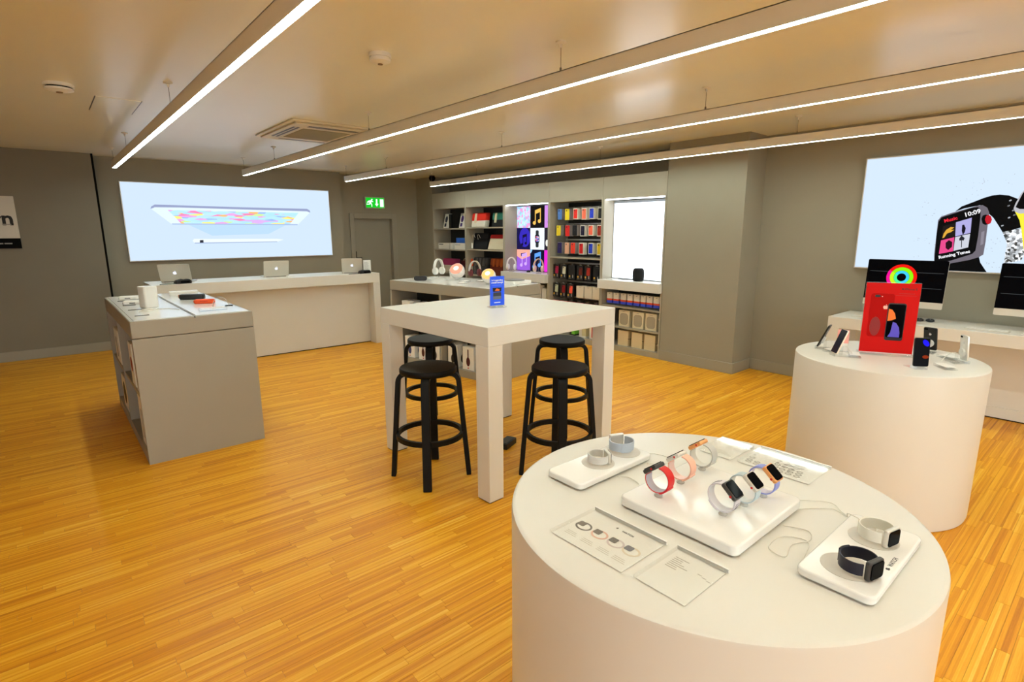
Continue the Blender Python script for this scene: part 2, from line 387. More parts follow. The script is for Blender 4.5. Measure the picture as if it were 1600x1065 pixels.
# ------------------------------------------------------------------ ceiling: linear lights, cassette, detectors
def linear_light(x, label):
    t = thing('linear_light', label, 'ceiling light', (x, 8.2, 2.30), 0, 'suspended linear lights')
    L = 15.0; wd = .0235; hh = .080
    h = MB(); h.box(-wd, -wd+.004, -L, 0, .0, hh); h.box(wd-.004, wd, -L, 0, 0, hh); h.box(-wd, wd, -L, 0, hh-.004, hh)
    h.build('housing', BODYG, t)
    MB().box(-wd+.004, wd-.004, -L+.003, -.003, .003, .008).build('diffuser', DIFF, t)
    MB().box(-wd, wd, 0, .004, 0, hh).build('end_cap', BODYG, t, .001)
    MB().box(-wd, wd, -L-.004, -L, 0, hh).build('end_cap', BODYG, t, .001)
    for yy in (-.03, -1.3, -3.75, -6.0, -8.2, -10.4, -12.6, -14.8):
        wr = MB().tube([(0, yy, hh), (0, yy, CZ-2.3-.004)], .0016, 6).build('suspension_wire', STEEL, t)
        MB().lathe([(.028, 0), (.028, -.006), (.008, -.012), (.006, -.03)], 16).build('ceiling_rose', BODYG, wr, smooth=True, loc=(0, yy, CZ-2.3))
        MB().cyl((0, 0), .006, 0, .022, 10).build('gripper', STEEL, wr, loc=(0, yy, hh))
    return t
for x, lb in ((.79, 'suspended white linear light nearest the upper left, ending above the tablet lightbox'),
              (2.23, 'second suspended linear light from the left, passing below the air conditioning cassette'),
              (3.68, 'third suspended linear light from the left, ending left of the green exit sign'),
              (5.2, 'suspended linear light nearest the wall shelves, lowest line across the picture')):
    linear_light(x, lb)

t = thing('air_conditioning_cassette', 'cream square air conditioning cassette set in the ceiling', 'air conditioner', (2.21, 5.63, CZ))
CRM = mat('cream_plastic', srgb(226, 214, 186), .4, noise=.02)
pf = MB()
pf.prism([(-.385, -.55), (.385, -.55), (.385, .55), (-.385, .55)], -.018, 0, 'z'); pf.box(-.35, .35, -.5, .5, -.034, -.018)
pf.build('fascia', CRM, t, .008)
gb = MB().box(-.2, .26, -.29, .27, -.037, -.034).build('intake_grille', mat('grille_grey', srgb(150, 142, 112), .6, noise=.05), t)
for i in range(22):
    yy = -.28+.0256*i
    MB().box(-.195, .255, yy, yy+.007, -.0395, -.037).build('grille_slat', mat('grille_slat', srgb(172, 162, 130), .5, noise=.02), gb)
for (x0, x1, y0, y1) in ((-.305, -.285, -.33, .3), (-.265, -.245, -.33, .3), (-.2, .28, -.44, -.42), (-.2, .28, -.4, -.385), (-.2, .28, .40, .42), (.3, .32, -.33, .3)):
    MB().box(x0, x1, y0, y1, -.036, -.034).build('air_slot', BLACK, t)
for (x, y, r, lb) in ((.234, 4.949, .085, 'white smoke detector with a dark band at the upper left of the ceiling'), (1.592, 2.996, .062, 'flat white smoke detector on the ceiling between the two left lights')):
    t = thing('smoke_detector', lb, 'smoke detector', (x, y, CZ))
    MB().lathe([(r*.95, 0), (r, -.008), (r, -.022)], 28).build('base', WOFF, t, smooth=True)
    MB().lathe([(r*.86, -.022), (r*.86, -.031)], 28).build('sensor_band', BLACK if r > .07 else WOFF, t, smooth=True)
    MB().lathe([(r*.95, -.031), (r*.92, -.042), (r*.5, -.052), (r*.3, -.054)], 28).build('cover', WOFF, t, smooth=True)
    MB().cyl((0, 0), r*.22, -.058, -.054, 16).build('lens', mat('lens_brown', srgb(120, 90, 60), .4, noise=.03), t)
t = thing('ceiling_hatch', 'flush square access hatch in the ceiling left of the first light', 'hatch', (.59, 5.5, CZ))
MB().box(-.14, .14, -.3, .3, -.004, 0).build('hatch_panel', CEIL, t)
for x0 in (-.146, .141): MB().box(x0, x0+.005, -.3, .3, -.0035, 0).build('shadow_gap', BLACK, t)
t = thing('ceiling_slot', 'thin dark slot in the ceiling between the second and third lights', 'slot', (3.057, 5.87, CZ))
MB().box(-.012, .012, -.29, .29, -.003, 0).build('slot_rim', CEIL, t); MB().box(-.005, .005, -.28, .28, -.0045, -.003).build('slot_opening', BLACK, t)
t = thing('security_camera', 'small black camera hanging from the ceiling at the corner by the shelves', 'camera', (5.5, 8.62, CZ))
MB().cyl((0, 0), .05, -.015, 0, 20).build('mount', BLACK, t); MB().lathe([(.045, -.015), (.06, -.03), (.058, -.06), (.035, -.09), (.01, -.098)], 20).build('dome', SCREEN, t, smooth=True)

# ------------------------------------------------------------------ exit sign, left sign
t = thing('exit_sign', 'lit green emergency exit sign above the grey door', 'exit sign', (4.7, 9.35, 1.975))
MB().box(-.19, .19, -.06, 0, -.012, .185).build('housing', mat('sign_housing', srgb(190, 196, 180), .4, noise=.02), t, .004)
MB().box(-.178, .178, -.063, -.06, 0, .173).build('green_panel', glow(22, 200, 40, .9), t)
WG = glow(225, 255, 235, 1.1)
rb = MB(); y = -.063
for P in ([(-.075, .15), (-.055, .155), (-.045, .14), (-.06, .125), (-.078, .13)], [(-.12, .125), (-.075, .13), (-.06, .115), (-.085, .07), (-.11, .068), (-.12, .085)],
          [(-.165, .09), (-.12, .125), (-.105, .11), (-.14, .08)], [(-.08, .115), (-.045, .095), (-.035, .105), (-.065, .125)],
          [(-.17, .05), (-.105, .05), (-.09, .075), (-.105, .085), (-.12, .068), (-.17, .068)], [(-.1, .08), (-.075, .05), (-.075, .015), (-.06, .015), (-.06, .06), (-.085, .09)]):
    rb.prism(P, y-.001, y)
rb.build('running_figure', WG, t)
plate('arrow', [(.015, .15), (.045, .15), (.045, .07), (.068, .07), (.03, .02), (-.008, .07), (.015, .07)], y, WG, t)
plate('doorway_symbol', [(.095, .15), (.165, .15), (.165, .015), (.095, .015)], y, WG, t)
MB().box(.09, .13, -.05, -.03, -.024, -.012).build('indicator', glow(90, 230, 60, .5), t)
t = thing('wall_sign', 'white wall sign with bold dark letters rn and a black band, at the left edge', 'sign', (-.17, 8.93, 1.365))
MB().box(-1.3, 0, -.03, 0, .12, .61).build('board', mat('sign_white', srgb(210, 204, 192), .5, noise=.01), t, .002)
MB().box(-1.3, 0, -.031, 0, 0, .12).build('black_band', mat('matt_black', (.005, .005, .005), .8, spec=.1, noise=.05), t)
text('lettering', 'rn', .225, mat('ink_black', (.006, .006, .006), .6, noise=.02), t, (-.03, -.0305, .345), align='RIGHT', bold=.006)
b = MB()
for x0, x1 in ((-.30, -.24), (-.22, -.17), (-.14, -.06)): b.box(x0, x1, -.031, -.03, .278, .288)
b.build('small_print', mat('ink_grey', srgb(150, 144, 136), .6, noise=.02), t)
b = MB()
for x0, x1 in ((-.34, -.25), (-.24, -.16), (-.15, -.08)): b.box(x0, x1, -.0318, -.031, .052, .066)
b.build('band_print', mat('ink_pale_grey', srgb(150, 146, 140), .6, noise=.02), t)

# ------------------------------------------------------------------ big lightboxes
t = thing('lightbox', 'wide glowing lightbox showing a tablet and a stylus above the sales counter', 'lightbox', (0, 9.15, 0))
fr = MB(); X0, X1, Z0, Z1 = .9, 3.77, 1.155, 2.225
fr.box(X0, X1, -.055, 0, Z0, Z1); fr.build('frame', SILVER_SAT, t, .003)
LB = glow(212, 232, 252, .88)
MB().box(X0+.012, X1-.012, -.058, -.055, Z0+.012, Z1-.012).build('lit_panel', LB, t)
AD1 = {'edge': [(1.220,1.868),(1.234,1.901),(1.278,1.927),(1.576,1.925),(2.281,1.919),(2.908,1.918),(3.384,1.918),(3.427,1.893),(3.433,1.858),(3.381,1.878),(2.905,1.882),(2.278,1.887),(1.573,1.895),(1.274,1.891)],
    'body': [(1.233,1.864),(1.274,1.891),(1.573,1.895),(2.278,1.887),(2.905,1.882),(3.381,1.878),(3.424,1.855),(3.216,1.663),(1.449,1.665)],
    'screen': [(1.424,1.858),(2.275,1.852),(3.240,1.851),(3.087,1.666),(1.569,1.673)],
    'lip': [(1.450,1.672),(3.217,1.674),(3.207,1.657),(1.461,1.658)],
    'pencil': [(1.686,1.429),(1.710,1.456),(1.942,1.451),(2.867,1.444),(2.974,1.429),(2.863,1.396),(1.710,1.395)],
    'pband': [(1.781,1.436),(1.827,1.438),(1.826,1.399),(1.777,1.397)],
    'pshadow': [(1.711,1.401),(2.864,1.403),(2.879,1.393),(1.710,1.389)]}
p = plate('printed_tablet', AD1['body'], -.058, glow(228, 244, 255, .92), t)
plate('printed_edge', AD1['edge'], -.0585, glow(150, 160, 196, .95), p)
plate('printed_lip', AD1['lip'], -.0595, glow(168, 190, 228, .95), p)
plate('printed_screen', AD1['screen'], -.059, cell_print('tablet_art', [(176,224,246),(170,220,245),(214,170,238),(180,224,246),(240,130,180),(250,232,120),(168,220,244),(176,222,246),(200,236,150),(150,180,238),(172,222,246),(180,226,248),(226,160,222),(176,224,246),(250,180,110),(170,220,245)], (7, 7, 40)), p)
plate('printed_reflection', [(1.66, 1.655), (3.02, 1.655), (2.75, 1.52), (1.95, 1.50)], -.0582, glow(192, 224, 252, .88), t)
p = plate('printed_stylus', AD1['pencil'], -.0585, glow(236, 247, 255, .92), t)
plate('printed_stylus_band', AD1['pband'], -.059, glow(60, 60, 70, .6), p); plate('printed_stylus_edge', AD1['pshadow'], -.059, glow(160, 178, 215, .9), p)

t = thing('lightbox', 'glowing lightbox with a splashing black wristwatch advert on the right wall', 'lightbox', (6.0, 1.87, 0), -PI/2)
MB().box(0, 3.0, -.04, 0, 1.19, 2.205).build('frame', SILVER_SAT, t, .003)
MB().box(.012, 2.988, -.043, -.04, 1.202, 2.193).build('lit_panel', glow(214, 233, 252, .88), t)
AD2 = {'band_top': [(0.720,1.701),(0.759,1.743),(0.825,1.773),(0.897,1.807),(0.944,1.823),(0.993,1.828),(1.050,1.818),(1.101,1.792),(1.168,1.754),(1.192,1.581),(1.155,1.566),(1.102,1.545),(1.048,1.530),(1.017,1.582),(0.976,1.646),(0.943,1.679),(0.898,1.733),(0.879,1.749),(0.779,1.726)],
    'band_bottom': [(0.710,1.271),(0.773,1.280),(0.849,1.310),(0.924,1.335),(0.940,1.281),(0.992,1.203),(0.899,1.203),(0.729,1.203)],
    'case': [(0.628,1.274),(0.620,1.337),(0.615,1.519),(0.612,1.631),(0.629,1.662),(0.694,1.690),(0.780,1.717),(0.862,1.745),(0.896,1.749),(0.928,1.727),(0.946,1.684),(0.948,1.604),(0.953,1.455),(0.952,1.347),(0.925,1.324),(0.868,1.300),(0.730,1.261),(0.657,1.252)],
    'face': [(0.629,1.285),(0.617,1.496),(0.617,1.618),(0.633,1.655),(0.738,1.695),(0.830,1.730),(0.868,1.734),(0.888,1.712),(0.894,1.648),(0.899,1.497),(0.897,1.378),(0.879,1.350),(0.745,1.290),(0.655,1.263)],
    'crown_ring': [(0.902,1.637),(0.907,1.664),(0.923,1.672),(0.940,1.668),(0.949,1.594),(0.933,1.589),(0.915,1.599)],
    'crown': [(0.926,1.631),(0.929,1.660),(0.944,1.670),(0.960,1.657),(0.970,1.631),(0.965,1.602),(0.951,1.592),(0.936,1.605)],
    'button': [(0.916,1.530),(0.935,1.540),(0.941,1.433),(0.923,1.422)],
    'tile1': [(0.653,1.580),(0.736,1.609),(0.744,1.497),(0.656,1.468)], 'tile2': [(0.738,1.612),(0.839,1.649),(0.846,1.524),(0.748,1.494)],
    'tile3': [(0.654,1.460),(0.743,1.488),(0.748,1.369),(0.653,1.343)], 'tile4': [(0.749,1.488),(0.845,1.517),(0.846,1.404),(0.751,1.372)],
    'hand': [(0.661,1.479),(0.666,1.519),(0.680,1.550),(0.709,1.574),(0.732,1.569),(0.712,1.550),(0.734,1.550),(0.714,1.530),(0.689,1.519),(0.674,1.485)],
    'runner': [(0.783,1.590),(0.795,1.593),(0.810,1.563),(0.808,1.530),(0.798,1.506),(0.786,1.541)],
    'head': [(0.689,1.440),(0.709,1.463),(0.734,1.447),(0.737,1.407),(0.715,1.379),(0.695,1.395)],
    'tree': [(0.777,1.475),(0.789,1.502),(0.814,1.481),(0.808,1.458),(0.798,1.464),(0.804,1.403),(0.799,1.403),(0.793,1.462),(0.782,1.458)],
    'yellow_case': [(1.091,1.716),(1.098,1.757),(1.119,1.827),(1.150,1.886),(1.25,1.92),(1.4,1.9),(1.45,1.78),(1.4,1.68),(1.178,1.678),(1.132,1.674),(1.103,1.690)],
    'yellow_face': [(1.102,1.726),(1.112,1.766),(1.130,1.831),(1.151,1.875),(1.25,1.9),(1.38,1.88),(1.42,1.78),(1.38,1.71),(1.174,1.708),(1.128,1.710)],
    'yellow_band': [(1.103,1.690),(1.132,1.674),(1.178,1.678),(1.4,1.68),(1.38,1.45),(1.3,1.3),(1.222,1.355),(1.202,1.364),(1.184,1.437),(1.162,1.540),(1.139,1.622)],
    'splash': [(1.048,1.530),(1.102,1.545),(1.159,1.561),(1.185,1.426),(1.203,1.354),(1.190,1.307),(1.137,1.289),(1.090,1.281),(1.087,1.361),(1.089,1.435)]}
DROP = [(0.489,1.769),(0.545,1.700),(0.598,1.654),(0.619,1.709),(0.653,1.807),(0.736,1.922),(0.804,1.864),(0.842,1.905),(0.818,1.821),(0.890,1.923),(0.499,1.449),(0.600,1.405),(0.498,1.298),(0.553,1.484),(0.441,1.278),(1.025,1.944),(0.989,1.294),(1.026,1.263),(0.984,1.391),(1.027,1.445),(0.968,1.476)]
BK = glow(9, 9, 12, .5)
plate('printed_splash', AD2['splash'], -.0432, cell_print('splash_art', [(215,220,226),(120,124,128),(190,196,202),(40,42,44),(235,240,246),(150,154,158)], (60, 60, 60)), t)
plate('printed_strap', AD2['band_top'], -.0432, BK, t); plate('printed_strap', AD2['band_bottom'], -.0432, BK, t)
p = plate('printed_watch_case', AD2['case'], -.0445, glow(118, 112, 122, .8), t)
plate('printed_watch_face', AD2['face'], -.0455, BK, p)
plate('printed_crown_ring', AD2['crown_ring'], -.0455, BK, p); plate('printed_crown', AD2['crown'], -.0465, glow(196, 28, 44, .9), p)
plate('printed_button', AD2['button'], -.0455, glow(150, 144, 156, .8), p)
for k, c in (('tile1', (30, 24, 22)), ('tile2', (176, 172, 226)), ('tile3', (232, 74, 140)), ('tile4', (206, 210, 222))): plate('printed_album_tile', AD2[k], -.0462, glow(*c, .9), p)
for k, c in (('hand', (226, 170, 60)), ('runner', (20, 16, 30)), ('head', (40, 12, 24)), ('tree', (40, 40, 48))): plate('printed_album_figure', AD2[k], -.0468, glow(*c, .9), p)
text('printed_time', '10:09', .05, glow(240, 240, 245, 1), p, (.785, -.0470, 1.668), (PI/2, -.32, 0), 'LEFT', .0012)
text('printed_title', 'Music', .04, glow(230, 40, 60, 1), p, (.655, -.0470, 1.622), (PI/2, -.3, 0), 'LEFT', .001)
text('printed_caption', 'Running Tunes', .036, glow(240, 240, 245, 1), p, (.655, -.0470, 1.312), (PI/2, -.28, 0), 'LEFT', .001)
p = plate('printed_yellow_watch', AD2['yellow_case'], -.0472, glow(190, 190, 196, .9), t)
plate('printed_yellow_face', AD2['yellow_face'], -.0482, BK, p); plate('printed_yellow_strap', AD2['yellow_band'], -.0472, glow(240, 228, 60, 1), p)
rr = random.Random(5); db = MB()
for (x, z) in DROP:
    for k in range(4):
        xx, zz, r = x+rr.uniform(-.04, .04), z+rr.uniform(-.04, .04), rr.uniform(.0012, .0036)
        if xx < 2.95 and 1.21 < zz < 2.19: db.prism(ell(xx, zz, r*1.8, r, 7, rr.random()*3), -.0436, -.043)
db.build('printed_water_drops', glow(186, 198, 212, .9), t)
wb = MB()
for (x, z) in ((1.041, 1.582), (1.063, 1.779), (1.073, 1.644), (1.102, 1.664), (1.057, 1.738), (1.09, 1.70)): wb.prism(ell(x, z, .009, .006, 8, .5), -.0442, -.0432)
wb.build('printed_water_drops', glow(215, 222, 232, .9), t)

# ------------------------------------------------------------------ sales counter and what stands on it
t = thing('sales_counter', 'long white sales counter below the tablet lightbox', 'counter', (.855, 6.975, 0))
MB().box(0, 2.685, 0, .62, .858, .986).build('worktop', WHITE, t, .003)
MB().box(2.585, 2.685, 0, .62, 0, .858).build('end_panel', WHITE, t, .003)
MB().box(0, .1, 0, .62, 0, .858).build('end_panel', WHITE, t, .003)
MB().box(.1, 2.585, .165, .2, .012, .858).build('front_panel', WHITE, t, .002)
MB().box(.1, 2.585, .175, .2, 0, .012).build('plinth', BLACK, t)
def laptop(x, y, rz, wd, label):
    t = thing('laptop', label, 'laptop', (x, y, .986), rz, 'laptops on the sales counter')
    MB().prism(rrect(wd, .215, .012, 0, .1075), 0, .012, 'z').build('base', SILV, t, .002)
    MB().box(-wd*.44, wd*.44, .02, .115, .012, .0128).build('keyboard', BLACK, t)
    M = Matrix.Translation((0, 0, .012)) @ Matrix.Rotation(math.radians(20), 4, 'X')
    l = MB().prism(rrect(wd, .208, .01, 0, .104), -.007, 0, 'y', M).build('lid', SILVER_SAT, t, .0015)
    MB().prism(rrect(wd*.93, .18, .002, 0, .106), 0, .001, 'y', M).build('screen', SCREEN, l)
    apple_logo(l, 0, .11, .045, -.007, glow(235, 240, 255, 1.2), M=M)
    MB().cyl((0, 0), .006, -wd*.4, wd*.4, 10, M=Matrix.Translation((0, 0, .01)) @ Matrix.Rotation(PI/2, 4, 'Y')).build('hinge', BLACK, t)
laptop(1.14, 7.26, math.radians(-24), .32, 'open silver laptop at the left end of the white sales counter')
laptop(2.24, 7.25, math.radians(-5), .30, 'open silver laptop in the middle of the white sales counter')
laptop(3.23, 7.17, math.radians(-24), .27, 'open silver laptop at the right end of the sales counter, by the door')
def card_reader(x, y, rz, label, cab):
    t = thing('card_reader', label, 'card reader', (x, y, .986), rz, 'card readers on the counter')
    M = Matrix.Rotation(math.radians(14), 4, 'X')
    MB().prism([(-.085, 0), (.085, 0), (.085, .03), (.06, .05), (-.07, .038)], -.04, .04, 'y').build('body', BLACK, t, .01, seg=3)
    MB().box(-.03, .06, -.043, -.04, .01, .03).build('screen', SCREEN, t)
    kb = MB()
    for i in range(3):
        for j in range(3): kb.box(-.06+.02*i, -.046+.02*i, -.03+.02*j, -.016+.02*j, .036+.004*i, .043+.004*i)
    kb.build('keypad', mat('key_grey', (.05, .05, .05), .5, noise=.05), t)
    MB().tube(smooth_path([(p[0], p[1], .004) for p in cab]), .004, 6).build('cable', BLACK, t)
card_reader(1.16, 7.04, math.radians(8), 'black card reader in front of the left laptop on the counter', [(-.08, 0), (-.14, .03), (-.2, .02), (-.23, -.02)])
card_reader(3.34, 7.025, math.radians(5), 'black card reader in front of the right laptop on the counter', [(-.08, 0), (-.16, -.015), (-.24, -.005)])
t = thing('sign_holder', 'clear upright holder with a white printed sheet at the right end of the counter', 'sign holder', (3.46, 7.18, .986), math.radians(-12))
MB().box(-.055, .055, -.03, .03, 0, .004).build('foot', ACRYL, t); MB().box(-.052, .052, -.002, .002, .004, .172).build('sheet', WOFF, t)
pb = MB()
for i in range(9): pb.box(-.038, -.038+.076*random.uniform(.6, 1), -.0026, -.002, .035+.013*i, .038+.013*i)
pb.build('printed_lines', mat('ink_pale', srgb(150, 146, 140), .6, noise=.02), t)
t = thing('power_adapter', 'small white adapter with a cable beside the middle laptop', 'adapter', (2.34, 7.07, .986), .2)
MB().box(-.03, .03, -.02, .02, 0, .022).build('body', WOFF, t, .005); MB().tube(smooth_path([(.03, 0, .006), (.08, .02, .004), (.04, .07, .003), (-.05, .06, .003), (-.14, .1, .003)]), .003, 6).build('cable', CABLE, t)

# ------------------------------------------------------------------ gondolas (low double sided display units)
def gondola(label, loc, rz, W, L, H=.985, divs=(.9,), seam=True):
    t = thing('display_unit', label, 'display unit', loc, rz)
    cap = .115
    MB().box(0, W, 0, L, H-cap, H).build('top_cap', GREYL, t, .006)
    MB().box(W/2-.003, W/2+.003, -.0012, L, H-.012, H+.0012).build('centre_groove', BLACK, t)
    MB().box(.025, W/2-.012, .02, L-.02, H, H+.003).build('white_inlay', WHITEG, t); MB().box(W/2+.012, W-.025, .02, L-.02, H, H+.003).build('white_inlay', WHITEG, t)
    MB().box(0, W, .0, .03, 0, H-cap-.003).build('end_panel', GREYL, t, .0015)
    MB().box(0, W, L-.03, L, 0, H-cap-.003).build('end_panel', GREYL, t, .0015)
    MB().box(W/2-.01, W/2+.01, .03, L-.03, .0, H-cap).build('spine_panel', GREYD, t)
    MB().box(W-.02, W, .03, L-.03, 0, H-cap-.003).build('side_panel', GREYL, t)
    for y in divs: MB().box(0, W/2-.01, y-.014, y+.014, 0, H-cap).build('divider', GREYL, t, .001)
    ys = [.03]+[v for y in divs for v in (y-.014, y+.014)]+[L-.03]
    for i in range(0, len(ys), 2):
        MB().box(.006, W/2-.01, ys[i], ys[i+1], .455, .48).build('shelf', GREYL, t, .001)
        MB().box(.0, W/2-.01, ys[i], ys[i+1], 0, .08).build('plinth', GREYL, t, .001)
    return t
G1 = (.37, 4.22, 0); GH = .988
gondola('grey display unit with white glossy top at the left, in front of the counter', G1, 0, .745, 1.78, divs=(.92,))
G2 = (3.364, 4.233, 0); G2R = .156
gondola('grey display unit with headphone boxes behind the high white table', G2, G2R, .794, 1.66, divs=(.78,))
def g2(x, y, z=GH):
    return (G2[0]+x*math.cos(G2R)-y*math.sin(G2R), G2[1]+x*math.sin(G2R)+y*math.cos(G2R), z)
def product_box(loc, rz, w, d, h, label, kind='headphones', col=(30, 24, 24), group='boxed products in the display units', face='x'):
    """carton whose printed face looks to local -y"""
    t = thing('product_box', label, 'box', loc, rz, group)
    MB().box(-w/2, w/2, 0, d, 0, h).build('carton', WOFF, t, .002)
    m = C8(*col)
    b = MB()
    if kind == 'headphones':
        b.box(-.008, .008, -.0008, 0, h*.52, h*.9); b.prism(ell(0, h*.36, w*.17, h*.2, 16), -.0008, 0)
        q = MB(); q.box(-.0008, 0, -.0, .0, 0, 0)
        b2 = MB(); b2.box(w/2, w/2+.0008, d*.5-.008, d*.5+.008, h*.52, h*.9); b2.prism([(d*.5+p[0], p[1]) for p in ell(0, h*.36, d*.17, h*.2, 16)], w/2, w/2+.0008, 'x')
        b2.build('printed_side', m, t)
        plate('red_mark', ell(0, h*.08, w*.05, w*.05, 10), 0, C8(205, 40, 30), t)
    elif kind == 'bar': b.box(-w*.18, w*.02, -.0008, 0, h*.15, h*.75)
    else: b.prism(ell(0, h*.5, w*.3, w*.3, 20), -.0008, 0)
    b.build('printed_front', m, t)
    return t
# boxes in the left display unit, printed faces look out of the open left side (world -x)
for i, (yy, z, w, h, kind, col, lb) in enumerate(((4.60, .48, .18, .31, 'disc', (150, 40, 30), 'white product box with a red dot on the upper near shelf of the left unit'),
        (4.36, .48, .16, .33, 'bar', (120, 116, 110), 'slim white product box nearest the end on the upper shelf of the left unit'),
        (5.55, .48, .34, .28, 'bar', (150, 146, 140), 'white product box on the upper far shelf of the left unit'),
        (4.42, .08, .24, .35, 'bar', (170, 165, 158), 'white product box on the lower near shelf of the left unit'),
        (5.48, .08, .32, .29, 'disc', (20, 20, 20), 'white product box with a black dot on the lower far shelf of the left unit'))):
    product_box((G1[0]+.012, yy, z), -PI/2, w, .2, h, lb, kind, col)
for i, (yy, z, w, h, col, lb) in enumerate(((1.38, .08, .17, .25, (60, 70, 120), 'white headphone box farthest back on the lower shelf behind the table'),
        (1.14, .08, .15, .24, (70, 30, 30), 'white headphone box second from the back on the lower shelf behind the table'),
        (.93, .08, .15, .24, (28, 26, 40), 'white headphone box beside the divider on the lower shelf behind the table'),
        (.64, .08, .15, .25, (18, 16, 18), 'white headphone box with a black headset print on the lower near shelf'),
        (.4, .08, .17, .25, (70, 16, 30), 'white headphone box with a dark red headset print on the lower near shelf'),
        (.18, .08, .14, .25, (60, 60, 64), 'white headphone box at the near end of the lower shelf behind the table'),
        (1.42, .48, .15, .27, (190, 40, 30), 'white box with a red bar on the upper shelf behind the table'),
        (1.22, .48, .14, .26, (20, 20, 24), 'white box with a black bar on the upper shelf behind the table'),
        (1.02, .48, .14, .25, (190, 70, 60), 'white box beside the divider on the upper shelf behind the table'))):
    p = g2(.04, yy, z); product_box(p, -PI/2+G2R, w, .16, h, lb, 'headphones' if z < .3 else 'bar', col)

# on the left unit
t = thing('router_tower', 'tall white square router tower on the left display unit', 'router', (.575, 4.95, GH), .35)
MB().prism(rrect(.1, .1, .016), 0, .16, 'z').build('body', WOFF, t, .003); MB().prism(rrect(.094, .094, .015), -.0, .003, 'z').build('foot', BLACK, t)
apple_logo(t, 0, 0, .03, .161, C8(200, 196, 190), 'z')
t = thing('speaker', 'orange rounded bar speaker on the left display unit', 'speaker', (.945, 4.91, GH), -.42)
MB().prism(rrect(.15, .034, .014, 0, .017), -.025, .025).build('body', C8(240, 84, 22, .45), t, .008, seg=3); MB().prism(rrect(.06, .012, .005, 0, .02), -.026, -.025).build('front_badge', C8(220, 66, 14, .4), t)
t = thing('speaker', 'black bar speaker with an orange end on the left display unit', 'speaker', (.93, 5.29, GH), -.5)
MB().prism(rrect(.19, .044, .012, 0, .022), -.03, .03).build('body', BLACK, t, .008, seg=3); MB().box(-.103, -.095, -.018, .018, .012, .04).build('end_cap', C8(170, 90, 40), t, .003)
t = thing('white_carton', 'flat white carton at the far end of the left display unit', 'box', (.94, 5.72, GH), -.12)
MB().box(-.11, .11, -.06, .06, 0, .034).build('carton', WOFF, t, .002); MB().box(-.112, .112, -.062, .062, .02, .035).build('lid', WOFF, t, .002)
for (x, y, lb) in ((.52, 5.68, 'flat white device at the far left corner of the left display unit'), (.51, 5.27, 'flat white device behind the router tower on the left display unit')):
    t = thing('set_top_box', lb, 'device', (x, y, GH), -.3); MB().prism(rrect(.14, .1, .02), 0, .024, 'z').build('body', WOFF, t, .004); MB().box(-.02, .02, -.0505, -.05, .008, .014).build('port_strip', BLACK, t)
for i, (x, y) in enumerate(((.46, 5.52), (.46, 5.15), (.46, 4.82), (.46, 4.45))):
    t = thing('price_strip', 'thin clear price strip on the left display unit, %s' % ('farthest back', 'second from the back', 'third from the back', 'nearest the end')[i], 'price strip', (x, y, GH), 0, 'price strips on the left unit')
    MB().box(-.035, .05, -.006, .006, 0, .006).build('holder', ACRYL, t); MB().box(-.034, .049, .006, .0075, 0, .005).build('edge', C8(96, 90, 80), t)
t = thing('wristband', 'curved pale wristband standing on a dark foot at the right of the left unit', 'wristband', (1.0, 4.64, GH), -.3)
MB().strip([(.045*math.cos(a)*1.2, .07*math.sin(a)) for a in [PI*k/14 for k in range(0, 15)]], .003, -.012, .012).build('band', C8(188, 180, 166, .3), t, smooth=True)
MB().box(.03, .085, -.018, .018, 0, .006).build('foot', BLACK, t, .002)
t = thing('acrylic_riser', 'low clear acrylic block at the near end of the left unit', 'acrylic block', (.9, 4.42, GH), 0)
MB().box(-.09, .09, -.03, .03, 0, .02).build('block', ACRYL, t, .002); MB().box(-.08, .08, -.025, .025, .0202, .0212).build('label_card', WOFF, t)
def cable(label, pts, r=.0022, m=None, name='charging_cable'):
    o = MB().tube(smooth_path(pts), r, 6).build(name, m or CABLE, None, smooth=True); return tag(o, label, 'cable', 'loose cables on the displays')
cable('thin white cable curling beside the router tower', [(.62, 4.86, GH+.003), (.56, 4.7, GH+.003), (.48, 4.66, GH+.003), (.5, 4.76, GH+.003), (.66, 4.74, GH+.003), (.72, 4.62, GH+.003)])

# on the unit behind the table
def headphones(loc, rz, s, body, cups, label, stand=True, group=None):
    t = thing('headphones', label, 'headphones', loc, rz, group)
    z0 = .075*s
    path = [(-.075*s*math.cos(a), z0+.02*s+.125*s*math.sin(a)) for a in [PI*k/18 for k in range(19)]]
    MB().strip(path, .016*s, -.018*s, .018*s).build('headband', body, t, .003, smooth=True)
    for sx in (-1, 1):
        M = Matrix.Translation((sx*.062*s, 0, z0)) @ Matrix.Rotation(sx*PI/2, 4, 'Y') 
        MB().lathe([(.028*s, -.022*s), (.046*s, -.016*s), (.048*s, .004*s), (.04*s, .016*s), (.016*s, .02*s)], 20, M).build('ear_cup', cups, t, smooth=True)
    if stand:
        MB().cyl((0, 0), .045*s, 0, .006*s, 24).build('stand_base', ACRYL, t); MB().cyl((0, 0), .006*s, .006*s, z0+.13*s, 10).build('stand_pole', ACRYL, t)
    return t
headphones(g2(.66, 1.52), .2, 1.0, WOFF, WOFF, 'white over-ear headphones standing at the far end of the unit behind the table')
headphones(g2(.76, .98), -.2, .95, SILV, C8(90, 20, 24), 'dark red headphones with a thin silver band behind the glowing lamp')
t = thing('speaker', 'small black rounded speaker at the far end of the unit behind the table', 'speaker', g2(.16, 1.28), -.62)
MB().prism(rrect(.15, .055, .024, 0, .0275), -.03, .03).build('body', BLACK, t, .008, seg=3); MB().box(-.03, .03, -.031, -.03, .02, .03).build('badge', C8(30, 30, 32), t)
